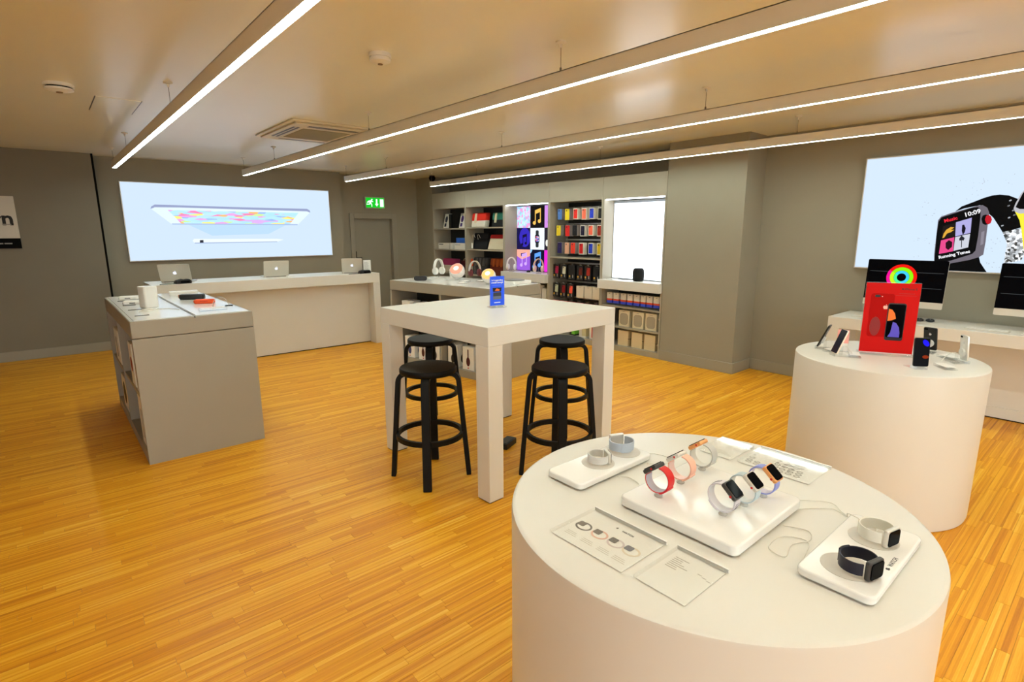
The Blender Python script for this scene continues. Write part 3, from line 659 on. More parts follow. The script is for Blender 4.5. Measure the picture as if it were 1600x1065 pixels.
def bowl_lamp(loc, rz, s, label, col, st):
    t = thing('bowl_lamp', label, 'lamp', loc, rz)
    M = Matrix.Translation((0, 0, .088*s)) @ Matrix.Rotation(math.radians(48), 4, 'X')
    pr = [(.02*s, -.075*s), (.05*s, -.06*s), (.078*s, -.02*s), (.082*s, .02*s), (.074*s, .05*s)]
    MB().lathe(pr, 28, M).build('bowl', mat('lamp_bowl', srgb(240, 232, 226), .25, noise=.01), t, smooth=True)
    MB().lathe([(.072*s, .05*s), (.05*s, .058*s), (.002, .06*s)], 28, M).build('glowing_cover', glow(*col, st), t, smooth=True)
    MB().lathe([(.03*s, .0605*s), (.002, .063*s)], 20, M).build('bright_spot', glow(255, 236, 200, st*1.5), t, smooth=True)
    MB().cyl((0, 0), .04*s, 0, .006*s, 20).build('foot', ACRYL, t)
bowl_lamp(g2(.52, 1.03), -1.0, 1.08, 'glowing pink bowl lamp on the unit behind the table', (255, 170, 140), 1.0)
bowl_lamp(g2(.32, .34), -1.0, .95, 'glowing orange bowl lamp half hidden by the blue sign', (255, 190, 110), 1.2)
t = thing('turntable_pad', 'flat round grey pad on a white square base on the unit behind the table', 'device', g2(.60, .22), G2R)
MB().prism(rrect(.3, .26, .02), 0, .03, 'z').build('base', WOFF, t, .004); MB().lathe([(.115, .03), (.118, .036), (.11, .04), (.02, .041)], 32).build('disc', C8(120, 118, 112, .35), t, smooth=True)
t = thing('leaflet', 'small white upright card beside the pink lamp', 'card', g2(.60, 1.22), -.8)
MB().box(-.025, .025, -.002, .002, 0, .11).build('card', WOFF, t); MB().box(-.025, .025, -.02, .02, 0, .003).build('foot', ACRYL, t)
pads = ((.30, 1.5, 'flat clear holder at the far left of the unit behind the table'), (.36, .75, 'flat clear holder in front of the pink lamp'), (.2, .62, 'flat clear holder left of the orange lamp'), (.5, .62, 'flat clear holder between the two glowing lamps'))
for (x, y, lb) in pads:
    t = thing('flat_holder', lb, 'holder', g2(x, y), G2R+.2, 'flat holders on the unit behind the table')
    MB().prism(rrect(.13, .09, .01), 0, .012, 'z').build('block', ACRYL, t, .001); MB().box(-.05, .05, -.03, .03, .0122, .0134).build('card', WOFF, t)
cable('white cable at the foot of the white headphones', [g2(.62, 1.5, GH+.003), g2(.5, 1.44, GH+.003), g2(.42, 1.5, GH+.003), g2(.4, 1.36, GH+.003), g2(.5, 1.2, GH+.003)])

# ------------------------------------------------------------------ high white table, stools, blue sign
TH, TW, TR = 1.038, 1.147, .044
t = thing('high_table', 'square white high table with four thick square legs in the centre', 'table', (1.782, 2.284, 0), TR)
MB().box(0, TW, 0, TW, TH-.11, TH).build('tabletop', WHITE, t, .003)
for i in (0, 1):
    for j in (0, 1):
        x, y = i*(TW-.108), j*(TW-.108)
        lg = MB().box(x, x+.108, y, y+.108, .006, TH-.11).build('leg', WHITE, t, .002)
        MB().box(x+.004, x+.104, y+.004, y+.104, 0, .006).build('foot_pad', BLACK, lg)
def stool(x, y, a0, label):
    t = thing('bar_stool', label, 'stool', (x, y, 0), a0, 'black bar stools around the high table')
    H = .725
    MB().lathe([(.15, H-.040), (.172, H-.038), (.178, H-.030), (.178, H-.008), (.172, H), (.02, H+.0005)], 40).build('seat', BLACKW, t, smooth=True)
    prof = [(.04, H-.045), (.12, H-.045)]
    for k in range(1, 7):
        a = PI/2*k/6*.93; prof.append((.135+.055*math.sin(a), H-.10+.055*math.cos(a)))
    prof += [(.208, .42), (.243, 0)]
    for q in range(4):
        M = Matrix.Rotation(q*PI/2, 4, 'Z')
        MB().strip(prof, .029, -.026, .026, M=M).build('leg', BLACKW, t, .004, smooth=True)
    rz = .285; R = .214
    MB().lathe([(R-.02, rz-.016), (R, rz-.016), (R, rz+.016), (R-.02, rz+.016), (R-.02, rz-.016)], 48).build('foot_ring', BLACKW, t, smooth=False)
    return t
for o in ():
    pass
stool(1.742, 2.845, math.radians(52), 'black wooden bar stool at the front left side of the high table')
stool(2.372, 2.312, math.radians(50), 'black wooden bar stool at the front right side of the high table')
stool(2.245, 3.62, math.radians(54), 'black wooden bar stool at the back left, behind the other left stool')
stool(2.995, 2.9, math.radians(50), 'black wooden bar stool at the back right, behind the front right stool')
t = thing('table_sign', 'upright blue sign in a clear stand on the high white table', 'sign', (2.325, 2.875, TH), -.16)
MB().box(-.062, .062, -.032, .032, 0, .008).build('foot', ACRYL, t, .001); MB().box(-.06, .06, -.004, .004, .008, .216).build('holder', ACRYL, t)
BLUE = mat('sign_blue', srgb(40, 92, 250), .35, noise=.01, emis=.12, ecol=srgb(30, 80, 240))
BLUE.node_tree.nodes['Principled BSDF'].inputs['Emission Strength'].default_value = 0
MB().box(-.056, .056, -.0052, -.0042, .014, .212).build('blue_card', BLUE, t)
WHT = mat('ink_white', srgb(245, 245, 250), .5, noise=.01)
text('heading', 'Is it upgrading', .0155, WHT, t, (0, -.0056, .186), align='CENTER', bold=.0003); text('heading', 'overall enough', .0155, WHT, t, (0, -.0056, .170), align='CENTER', bold=.0003)
MB().box(-.024, .024, -.0058, -.0052, .031, .037).build('footer', WHT, t); MB().box(-.04, .04, -.0058, -.0052, .151, .153).build('printed_line', C8(120, 150, 250), t)
plate('printed_laptop_screen', [(-.036, .135), (.034, .135), (.03, .108), (-.032, .108)], -.0054, BLACK, t)
plate('printed_flame', [(-.02, .113), (.016, .112), (.018, .122), (.006, .128), (-.006, .131), (-.014, .122)], -.0058, C8(226, 110, 40), t)
plate('printed_keyboard', [(-.031, .104), (.03, .104), (.031, .078), (-.032, .078)], -.0054, C8(52, 56, 66), t); plate('printed_palm_rest', [(-.032, .078), (.031, .078), (.031, .056), (-.032, .056)], -.0054, C8(106, 112, 132), t)
t = thing('floor_socket_box', 'small black box on the floor under the high table', 'floor box', (2.42, 2.89, 0), .4)
MB().box(-.08, .08, -.04, .04, 0, .045).build('box', BLACK, t, .005); MB().box(-.07, .07, -.03, .03, .045, .048).build('lid', mat('dark_lid', (.02, .02, .02), .5, noise=.05), t)

# ------------------------------------------------------------------ wall shelving, five units along the right hand wall
YE = [8.80, 7.77, 6.735, 5.72, 4.725, 3.77]
DEP = .40
def bay(i, label, shelves, back=DEP-.02, opening=1.95, lower=.07):
    W = YE[i]-YE[i+1]
    t = thing('shelf_unit', label, 'shelf unit', (5.6, YE[i], 0), -PI/2)
    g = .0015; ps = .022
    for x0 in (g, W-ps-g): MB().box(x0, x0+ps, .0, DEP-.004, 0, 2.225).build('side_panel', SHELFG, t, .001)
    MB().box(g+ps, W-ps-g, 0, .02, opening, 2.225).build('header_panel', SHELFG, t, .001)
    MB().box(g+ps, W-ps-g, .02, DEP-.004, opening, opening+.02).build('top_panel', SHELFG, t)
    MB().box(g+ps, W-ps-g, back, back+.015, lower, opening).build('back_panel', GREYD, t)
    MB().box(g+ps, W-ps-g, .0, DEP-.004, 0, lower).build('plinth', SHELFG, t, .001)
    for z in shelves: MB().box(g+ps, W-ps-g, .006, back, z-.022, z).build('shelf', SHELFG, t, .001)
    return t
def at(i, y, depth, z): return (5.6+depth, y, z)     # world y along the wall, depth behind the front plane
bay(0, 'leftmost grey shelf unit of the wall shelving, with cartons and a pink bag', (1.605, 1.235, .815, .44))
bay(1, 'grey shelf unit second from the left, full of laptop bags', (1.62, 1.25, .82, .44))
b3 = bay(2, 'grey shelf unit in the middle with a lit grid of music posters', (), back=.27)
b4 = bay(3, 'grey shelf unit hung with coloured phone cases', (1.19,))
b5 = bay(4, 'grey shelf unit at the right end with a glowing white panel', (.59, .325), back=.36)
# counters and under-header light strips of the two display bays
for r, i in ((b3, 2), (b5, 4)):
    W = YE[i]-YE[i+1]
    MB().box(.0, W-.004, -.07, .262 if i == 2 else .21, .80 if i == 2 else .81, .925).build('counter_top', WHITE, r, .003)
    MB().box(.03, W-.028, .03, .06, 1.938, 1.9495).build('light_strip', mat('strip_glow', (.9, .9, .9), .5, emis=9.0, ecol=(.8, .9, 1.0)), r)
    bk = MB().box(.0235, W-.0235, .21 if i == 4 else .262, .23 if i == 4 else .269, .925, 1.936).build('display_back', SHELFG, r)
# bay 5 lit white panel
t = thing('lit_panel', 'blank glowing white panel above the round black speaker', 'lightbox', (5.6, YE[4], 0), -PI/2)
MB().box(.026, .929, .196, .2085, .93, 1.93).build('frame', C8(150, 156, 160, .4), t); MB().box(.034, .921, .193, .196, .938, 1.9).build('diffuser', glow(240, 248, 255, 2.2), t)
# bay 3 poster grid
t = thing('poster_lightbox', 'lit grid of nine square music posters in the shelf wall', 'lightbox', (5.6, YE[2], 0), -PI/2)
MB().box(.026, .986, .252, .2605, .93, 1.936).build('frame', BLACK, t)
cw, chh = .318, .333
PC = [[('cells', None), (16, 14, 14), (206, 140, 226)], [(24, 20, 70), (232, 240, 252), (40, 36, 44)], [(150, 92, 214), (14, 18, 40), (226, 40, 206)]]
for r_ in range(3):
    for c_ in range(3):
        x0 = .028+c_*cw; z1 = 1.932-r_*chh
        m = cell_print('bokeh_art', [(170,220,240),(200,225,250),(150,200,230),(220,200,240),(230,150,210),(190,235,245)], (30, 30, 30), 1.0) if (r_, c_) == (0, 0) else glow(*PC[r_][c_], 1.0)
        p = plate('poster', [(x0+.002, z1-.002), (x0+cw-.002, z1-.002), (x0+cw-.002, z1-chh+.002), (x0+.002, z1-chh+.002)], .252, m, t, .002)
        cx, cz_ = x0+cw/2, z1-chh/2
        if (r_, c_) == (0, 1): note(p, cx, cz_, .26, .2495, glow(240, 190, 90, 1))
        if (r_, c_) == (0, 2): plate('printed_dot', ell(cx-.06, cz_-.08, .03, .04), .2495, glow(110, 70, 190, 1), p)
        if (r_, c_) == (1, 0):
            plate('printed_disc', ell(cx+.03, cz_+.02, .13, .15, 24), .2498, glow(56, 44, 190, .9), p); note(p, cx+.02, cz_-.02, .2, .2485, glow(24, 18, 60, .8))
        if (r_, c_) == (1, 1):
            q = plate('printed_watch', rrect(.1, .12, .02, cx, cz_), .2495, glow(28, 30, 32, .7), p)
            plate('printed_watch_strap', rrect(.068, .26, .02, cx, cz_), .2498, glow(52, 58, 60, .8), q)
            plate('printed_watch_face', rrect(.07, .085, .01, cx, cz_), .2485, cell_print('face_art', [(230,120,150),(150,170,240),(240,240,250),(90,100,200),(200,80,80)], (50, 50, 50), 1), q)
        if (r_, c_) == (1, 2): plate('printed_dot', ell(cx-.1, cz_-.06, .03, .05), .2495, glow(230, 230, 220, 1), p)
        if (r_, c_) == (2, 0):
            plate('printed_sunset', [(x0+.002, z1-.002), (x0+cw-.002, z1-.002), (x0+cw-.002, z1-.1), (x0+.12, z1-.16), (x0+.002, z1-.11)], .2498, glow(250, 170, 150, 1), p)
            plate('printed_bar', [(x0+.1, z1-.06), (x0+.22, z1-.05), (x0+.22, z1-.1), (x0+.1, z1-.11)], .2485, glow(40, 24, 110, .9), p); note(p, cx+.01, cz_, .24, .2475, glow(206, 168, 250, 1))
        if (r_, c_) == (2, 1):
            note(p, cx, cz_, .28, .2495, glow(96, 160, 250, 1)); plate('printed_arc', [(x0+.002, z1-.002), (x0+.05, z1-.002), (x0+.03, z1-.04), (x0+.002, z1-.06)], .2495, glow(150, 210, 255, 1), p)
# goods on units 1 and 2 -------------------------------------------------------
def goods(label, cat, name, y, depth, z, rz=0, group='goods on the wall shelves'):
    return thing(name, label, cat, at(0, y, depth, z), -PI/2+rz, group)
PAPER = mat('matt_white_card', srgb(228, 222, 210), .6, noise=.02)
for y, lb, c in ((8.52, 'slim white pack with dark prints at the left of the top far shelf', (40, 40, 60)), (8.02, 'slim white pack with a purple print at the right of the top far shelf', (70, 40, 110))):
    t = goods(lb, 'pack', 'slim_pack', y, .10, 1.605)
    M = Matrix(((1, 0, 0, 0), (0, 1, .22, 0), (0, 0, 1, 0), (0, 0, 0, 1)))
    MB().box(-.09, .09, 0, .03, .004, .26, M).build('box', PAPER, t, .002)
    b = MB(); b.prism(ell(-.02, .16, .04, .06, 12), -.001, 0, 'y', M); b.box(-.06, .0, -.001, 0, .03, .09, M); b.build('printed_picture', C8(*c), t)
    MB().box(.091, .16, .01, .04, .0, .25).build('backing', BLACK, t)
t = goods('long white carton with a dark label on the middle far left shelf', 'box', 'carton', 8.5, .06, 1.235)
MB().box(-.22, .2, 0, .2, 0, .105).build('box', PAPER, t, .003); MB().box(-.2, -.06, -.001, 0, .075, .09).build('printed_label', C8(60, 60, 64), t); MB().box(.13, .15, -.0012, 0, .0, .105).build('seam', C8(190, 184, 172), t)
t = goods('white carton with a blue top half on the middle far left shelf', 'box', 'carton', 8.04, .06, 1.235)
MB().box(-.17, .17, 0, .2, 0, .11).build('box', PAPER, t, .003); MB().box(-.13, .17, .02, .2, .11, .2).build('blue_top', C8(40, 96, 190), t, .003); MB().box(-.14, .02, -.001, 0, .075, .085).build('printed_label', C8(150, 150, 150), t)
LEAN = Matrix(((1, 0, 0, 0), (0, 1, .17, 0), (0, 0, 1, 0), (0, 0, 0, 1)))
def soft_bag(label, y, depth, z, w, h, d, lower, upper, split=.55, strap=None, handle=None, slant=0.0, clasp=None):
    t = goods(label, 'bag', 'laptop_bag', y, depth, z, 0, 'laptop bags on the wall shelves')
    def tr(zz, q): return q*(1-slant*zz/h)
    def seg(z0, z1, dd, m, nm):
        v0, v1 = tr(z0, w/2), tr(z1, w/2)
        M = LEAN
        return MB().prism([(-v0, z0), (v0, z0), (v1, z1), (-v1, z1)], -dd, d, 'y', M).build(nm, m, t, .015, seg=3)
    seg(.0, h*split+.004, 0, lower, 'body'); seg(h*split, h, .004, upper, 'flap')
    if strap is not None:
        MB().box(-.1, -.045, -.012, -.002, h*.3, h*.97, LEAN).build('strap', strap, t, .002)
    if handle is not None: MB().tube(smooth_path([(-.07, d*.4, h*.95), (-.05, d*.4, h*1.12), (.05, d*.4, h*1.12), (.07, d*.4, h*.95)]), .006, 8).build('handle', handle, t, smooth=True)
    if clasp is not None:
        for sx in (-.1, .0, .1): MB().box(sx-.03, sx+.03, -.016, -.004, h*.52, h*.98, LEAN).build('pocket', clasp, t, .01)
    return t
FAB = lambda r, g, b: C8(r, g, b, .85, bump=.3, bscale=300)
soft_bag('pink and cream laptop bag on the lower far left shelf', 8.5, .10, .815, .4, .24, .12, FAB(214, 200, 176), FAB(176, 60, 110), .5)
soft_bag('dark maroon bag at the right of the lower far left shelf', 8.02, .14, .815, .3, .22, .1, FAB(70, 14, 24), FAB(84, 18, 30), .6, handle=SILV)
soft_bag('red and white laptop bag with a pale strap on the top shelf', 7.54, .09, 1.62, .38, .235, .1, FAB(224, 214, 196), FAB(226, 44, 24), .45, strap=FAB(220, 200, 170))
soft_bag('green and black bag with a tan strap on the top shelf', 7.02, .11, 1.62, .34, .23, .1, FAB(22, 22, 22), FAB(38, 110, 92), .48, strap=FAB(205, 196, 160))
bg = soft_bag('black rucksack with silver loops on the middle shelf', 7.53, .12, 1.25, .40, .27, .12, FAB(14, 14, 15), FAB(18, 18, 20), .6)
for sx in (-.08, .06): MB().tube(smooth_path([(sx-.02, -.06, .16), (sx-.015, -.075, .23), (sx+.02, -.075, .24), (sx+.04, -.06, .19)]), .003, 6).build('silver_loop', SILV, bg, smooth=True)
MB().box(-.205, -.17, -.03, -.012, .01, .1).build('swing_tag', PAPER, bg)
soft_bag('cream bag with a red top edge on the middle shelf', 7.06, .08, 1.25, .42, .245, .12, FAB(214, 200, 170), FAB(180, 30, 28), .74, slant=.25)
bg = soft_bag('dark grey satchel with pockets on the lower shelf', 7.535, .10, .82, .39, .285, .12, FAB(52, 50, 50), FAB(64, 62, 62), .6, clasp=FAB(92, 92, 92))
MB().prism(rrect(.06, .13, .028, -.158, .2), -.035, -.02).build('orange_tag', C8(238, 96, 44), bg, .004)
soft_bag('rust brown satchel with pockets on the lower shelf', 7.05, .10, .82, .42, .285, .12, FAB(104, 34, 12), FAB(150, 66, 22), .6, clasp=FAB(176, 84, 30))
# unit 3
headphones((5.6, 6.55, .925), -PI/2+.5, 1.0, WOFF, WOFF, 'white headphones at the left of the music poster counter')
headphones((5.6, 5.93, .925), -PI/2+.5, 1.0, C8(226, 196, 170), C8(236, 214, 196), 'rose gold headphones at the right of the music poster counter')
t = thing('tabletop_puck', 'small black puck between the two headphones on the poster counter', 'device', (5.66, 6.22, .925), -PI/2)
MB().lathe([(.025, 0), (.03, .008), (.026, .03), (.012, .038)], 20).build('body', BLACK, t, smooth=True); MB().cyl((0, 0), .055, 0, .004, 24).build('foot', WOFF, t)
for k, (y, z, lb) in enumerate(((5.95, .56, 'white hanging pack below the poster counter, left one'), (5.83, .52, 'white hanging pack below the poster counter, right one'))):
    t = goods(lb, 'pack', 'hanging_pack', y, .02, z, 0, 'hanging packs below the poster counter')
    MB().box(-.045, .045, 0, .08, 0, .19).build('carton', PAPER, t, .002); MB().box(-.02, .02, .0, .004, .19, .215).build('hang_tab', ACRYL, t); MB().tube([(0, .235, .208), (0, -.015, .208), (0, -.022, .218)], .003, 6).build('hook', STEEL, t)

# unit 4: phone cases ----------------------------------------------------------
W4 = YE[3]-YE[4]
for z in (1.875, 1.648, 1.425, 1.09, .82, .585): MB().box(.024, W4-.024, .33, .345, z-.012, z+.012).build('hook_rail', SILV, b4)
def hook(t, z, l, front=-.02):
    MB().tube([(0, l, z), (0, front, z), (0, front-.008, z+.012)], .0028, 6).build('hook', STEEL, t)
def case_pack(y, ztop, h, w, col, label, frame=PAPER, depth=.09):
    t = goods(label, 'phone case', 'phone_case_box', y, .075, ztop-h, 0, 'boxed phone cases hanging in three rows')
    MB().box(-w/2, w/2, 0, depth, 0, h).build('carton', frame, t, .0015)
    m = .0 if frame is not PAPER else .010
    p = MB().prism(rrect(w-2*m-.002, h-2*m-.004, .006, 0, h/2), -.0025, 0).build('coloured_case', C8(*col, .5), t)
    MB().prism(ell(-w*.16, h*.84, .010, .012, 12), -.0035, -.0025).build('camera_cutout', C8(*[int(c*.45) for c in col]), p)
    apple_logo(p, 0, h*.55, .012, -.0025, C8(*[min(255, int(c*.7+60)) for c in col]), name='logo')
    MB().box(-.024, .014, .0, .003, h, h+.018).build('hang_tab', ACRYL, t)
    hook(t, h+.012, .24, -.015)
    return t
ord6 = ('first', 'second', 'third', 'fourth', 'fifth', 'sixth')
rows = [('top row', 1.855, .148, [(5.575, (84, 130, 206)), (5.43, (246, 222, 40)), (5.275, (240, 34, 16)), (5.118, (252, 116, 84)), (4.98, (26, 62, 220)), (4.83, (16, 16, 18))], ('pale blue', 'yellow', 'bright red', 'coral', 'royal blue', 'black')),
        ('middle row', 1.628, .143, [(5.595, (246, 220, 48)), (5.42, (222, 34, 30)), (5.28, (20, 20, 24)), (5.135, (28, 22, 54)), (4.99, (252, 106, 76)), (4.835, (170, 44, 16))], ('yellow', 'red', 'black', 'midnight purple', 'coral', 'rust brown')),
        ('bottom row', 1.39, .152, [(5.57, (38, 26, 92)), (5.425, (228, 170, 138)), (5.31, (244, 62, 40)), (5.156, (206, 14, 14)), (4.983, (24, 60, 210)), (4.83, (240, 204, 26))], ('dark purple', 'pale pink', 'orange red', 'deep red', 'royal blue', 'yellow'))]
GREYB = mat('grey_carton', srgb(150, 142, 140), .6, noise=.03)
for nm, zt, h, L, cn in rows:
    for k, (y, c) in enumerate(L):
        plain = (nm == 'top row' and k < 2) or (nm == 'middle row' and k < 3) or (nm == 'bottom row' and k < 3)
        case_pack(y, zt, h+.008*(k % 2), .088 if not plain else .084, c, '%s phone case hanging %s from the left in the %s' % (cn[k], ord6[k], nm), GREYB if plain else PAPER, depth=.075)
BLKP = mat('black_card_pack', (.01, .01, .01), .45, noise=.1)
def black_pack(y, ztop, col, label, extra=True):
    t = goods(label, 'phone case', 'blister_pack', y, .07, ztop-.215, 0, 'black packs below the phone case rows')
    MB().box(-.058, .058, 0, .03, 0, .2).build('card', BLKP, t, .002)
    MB().prism(ell(0, .205, .02, .012, 12), .008, .014).build('hang_hole', C8(140, 138, 132), t)
    M = Matrix.Rotation(.06, 4, 'Y')
    if col: 
        p = MB().prism(rrect(.056, .105, .008, .01, .125), -.006, 0, 'y', M).build('phone_case', C8(*col, .4), t)
        MB().prism(rrect(.012, .02, .004, -.004, .163), -.0068, -.006, 'y', M).build('camera_cutout', BLACK, p)
    MB().prism(ell(-.035, .045, .014, .014, 14), -.002, 0).build('gold_sticker', C8(226, 172, 60), t)
    MB().box(.02, .032, -.001, 0, .025, .065).build('printed_text', C8(176, 174, 170), t); MB().box(-.05, -.015, -.001, 0, .015, .024).build('printed_text', C8(120, 118, 112), t)
    hook(t, .205, .24)
pk = [(5.632, (176, 22, 76), 'crimson phone case in a black pack, first from the left in the upper black row'), (5.485, (214, 216, 196), 'pale grey green phone case in a black pack, second in the upper black row'), (5.325, None, 'all black pack, third from the left in the upper black row'),
      (5.165, (110, 34, 14), 'brown phone case in a black pack, fourth in the upper black row'), (5.025, (176, 40, 20), 'brick red phone case in a black pack, fifth in the upper black row'), (4.865, (22, 22, 24), 'black case in a black pack, sixth in the upper black row')]
for y, c, lb in pk: black_pack(y, 1.09, c, lb)
for y, c, lb in ((5.632, (196, 206, 178), 'pale green phone case in a black pack, left of the lower black row'), (5.49, (140, 14, 24), 'dark red phone case in a black pack, middle of the lower black row'), (5.345, (250, 88, 62), 'coral phone case in a black pack, right of the lower black row')): black_pack(y, .82, c, lb)
for y, lb in ((5.15, 'plain cream hanging carton, left of three beside the black packs'), (4.998, 'plain cream hanging carton, middle of three beside the black packs'), (4.85, 'plain cream hanging carton, right of three beside the black packs')):
    t = goods(lb, 'box', 'hanging_carton', y, .06, .63, 0, 'cream hanging cartons'); MB().box(-.066, .066, 0, .1, 0, .165).build('carton', C8(218, 204, 180, .6), t, .002)
    MB().box(-.03, .03, .0, .003, .165, .18).build('hang_tab', ACRYL, t); MB().box(-.02, .02, -.0008, 0, .145, .15).build('slot_print', C8(150, 140, 124), t); hook(t, .172, .22)
for k in range(6):
    t = goods('red and white hanging pack, %s from the left just above the high table' % ord6[k], 'pack', 'cable_pack', 5.628-.154*k, .06, .40, 0, 'red and white hanging packs')
    MB().box(-.062, .062, 0, .04, 0, .15).build('carton', PAPER, t, .002); MB().box(-.0625, .0625, -.001, .041, .13, .152).build('red_top', C8(214, 40, 22), t); MB().prism(ell(.05, .1, .016, .016, 12), -.0015, 0).build('gold_sticker', C8(214, 150, 30), t); hook(t, .18, .24)
    MB().box(-.02, .02, .016, .02, .15, .19).build('hang_tab', ACRYL, t)
for y, c, w, lb in ((5.3, (120, 200, 60), .1, 'green pack on the floor level of the phone case unit'), (5.1, (210, 196, 150), .13, 'cream pack on the floor level of the phone case unit'), (4.92, (222, 52, 60), .11, 'red and white pack on the floor level of the phone case unit')):
    t = goods(lb, 'pack', 'small_pack', y, .08, .07); MB().box(-w/2, w/2, 0, .1, 0, .2).build('carton', PAPER if c[0] > 200 else BLKP, t, .002); MB().box(-w*.1, w/2+.001, -.001, .1005, .02, .17).build('coloured_panel', C8(*c), t)

# unit 5 -------------------------------------------------------------------------
t = thing('smart_speaker', 'round black mesh speaker in front of the glowing white panel', 'speaker', (5.69, 4.19, .925))
MB().lathe([(.045, 0), (.06, .004), (.069, .02), (.072, .06), (.072, .1), (.068, .135), (.058, .155), (.05, .16)], 36).build('mesh_body', mat('black_mesh', (.006, .006, .006), .9, bump=.8, bscale=400), t, smooth=True)
MB().lathe([(.05, .16), (.045, .163), (.002, .1635)], 30).build('touch_top', SCREEN, t, smooth=True)
cable('thin black power cord behind the round speaker', [(5.75, 4.22, .929), (5.78, 4.34, .929), (5.72, 4.46, .929), (5.76, 4.56, .929)], .003, BLACK)
t = thing('flat_holder', 'clear acrylic holder at the left of the white counter below the glowing panel', 'holder', (5.64, 4.55, .925), -PI/2)
MB().prism(rrect(.16, .1, .006), 0, .008, 'z').build('block', ACRYL, t); MB().box(-.07, .07, -.04, .04, .0082, .0092).build('card', WOFF, t)
y8 = (4.62, 4.508, 4.39, 4.285, 4.18, 4.08, 3.985, 3.882)
for k, y in enumerate(y8):
    t = goods('small white pack with red and blue bands, %s from the left under the counter' % (ord6+('seventh', 'eighth'))[k], 'pack', 'accessory_pack', y, .06, .612, 0, 'banded packs under the white counter')
    w = .084 if k not in (5,) else .07
    MB().box(-w/2, w/2, 0, .06, 0, .14).build('carton', PAPER, t, .0015); MB().box(-w/2-.0004, w/2+.0004, -.0006, .0606, .035, .058).build('red_band', C8(226, 76, 36), t)
    MB().box(-w/2-.0004, w/2+.0004, -.0006, .0606, 0, .035).build('blue_band', C8(64, 84, 226), t); MB().box(-.012, .012, -.0008, 0, .122, .128).build('slot_print', C8(70, 80, 74), t)
    MB().box(-w*.4, w*.4, .02, .05, -.022, 0).build('foot_stand', ACRYL, t)
for k, y in enumerate((4.36, 4.14, 3.943)):
    nm = ('left', 'middle', 'right')[k]
    t = goods('cream box with a grey rounded speaker print, %s of three on the shelf' % nm, 'box', 'speaker_box', y, .05, .325, 0, 'boxed speakers in the right shelf unit')
    MB().box(-.084, .084, 0, .17, 0, .215).build('carton', C8(222, 212, 182, .6), t, .003); p = MB().prism(rrect(.126, .15, .04, 0, .1), -.001, 0).build('printed_speaker', C8(158, 150, 130), t)
    MB().prism(rrect(.116, .14, .037, 0, .1), -.0015, -.001).build('printed_mesh', C8(172, 163, 142), p); MB().box(-.022, .022, -.0008, 0, .192, .197).build('printed_name', C8(150, 142, 124), t)
    t = goods('plain cream box, %s of three on the bottom shelf' % nm, 'box', 'plain_box', y+.005, .05, .07, 0, 'plain boxes on the bottom shelf')
    MB().box(-.083, .083, 0, .17, 0, .2).build('carton', C8(224, 206, 166, .6), t, .003); MB().box(-.0835, .0835, -.0005, .17, .196, .2015).build('lid_edge', C8(206, 188, 150, .6), t)
    MB().tube([(.104, .25, .1), (.104, -.02, .1), (.104, -.026, .112)], .003, 6).build('hook', STEEL, t)
for i, z in enumerate((.74, .49, .17)): MB().cyl((0, 0), .012, 0, .012, 12, M=Matrix.Translation((YE[4]-3.80, .01, z)) @ Matrix.Rotation(PI/2, 4, 'X')).build('lock', SILV, b5)

# ------------------------------------------------------------------ round tables
DZ1 = .84
def drum(name_label, c, r):
    t = thing('round_table', name_label, 'table', (c[0], c[1], 0))
    MB().lathe([(r-.004, .004), (r, .02), (r, DZ1-.012), (r-.002, DZ1-.004), (r-.008, DZ1-.0005)], 128).build('drum', WHITE, t, smooth=True)
    MB().lathe([(r-.008, DZ1-.0008), (r-.012, DZ1), (.01, DZ1)], 128).build('top', WHITE, t, smooth=True)
    MB().cyl((0, 0), r-.02, 0, .006, 64).build('plinth', BLACK, t)
drum('large round white drum table in the foreground showing wristwatches', (1.258, .68), .516)
drum('round white drum table at the right showing phones and a red poster', (3.604, .909), .4625)

# trays and cards on the watch table
def tray(c, w, h, th, label):
    t = thing('display_tray', label, 'tray', (c[0], c[1], DZ1), -PI/2)
    MB().prism(rrect(w, h, .018), .004, th, 'z').build('slab', WHITEG, t, .004, seg=3); MB().prism(rrect(w-.03, h-.03, .012), 0, .004, 'z').build('foot', WOFF, t)
    return t
t1 = tray((1.212, 1.0), .135, .335, .022, 'narrow white tray with two watches at the back left of the round table')
t2 = tray((1.24, .657), .322, .345, .030, 'large white tray holding six standing watches in the middle of the round table')
t3 = tray((1.28, .318), .145, .335, .022, 'narrow white tray with a navy and a white watch at the right')
apple_logo(t3, .058, -.035, .010, .0226, C8(60, 60, 60), 'z'); text('printed_name', 'WATCH', .012, C8(90, 90, 90), t3, (.058, .0, .0222), (0, 0, PI/2), 'CENTER')
for tt, sp in ((t1, (-.015, .112)), (t3, (-.09, .073))):
    for yy in sp: MB().prism(ell(0, yy, .05, .05, 28), .0222, .0228, 'z').build('round_recess', C8(206, 200, 190, .5), tt)
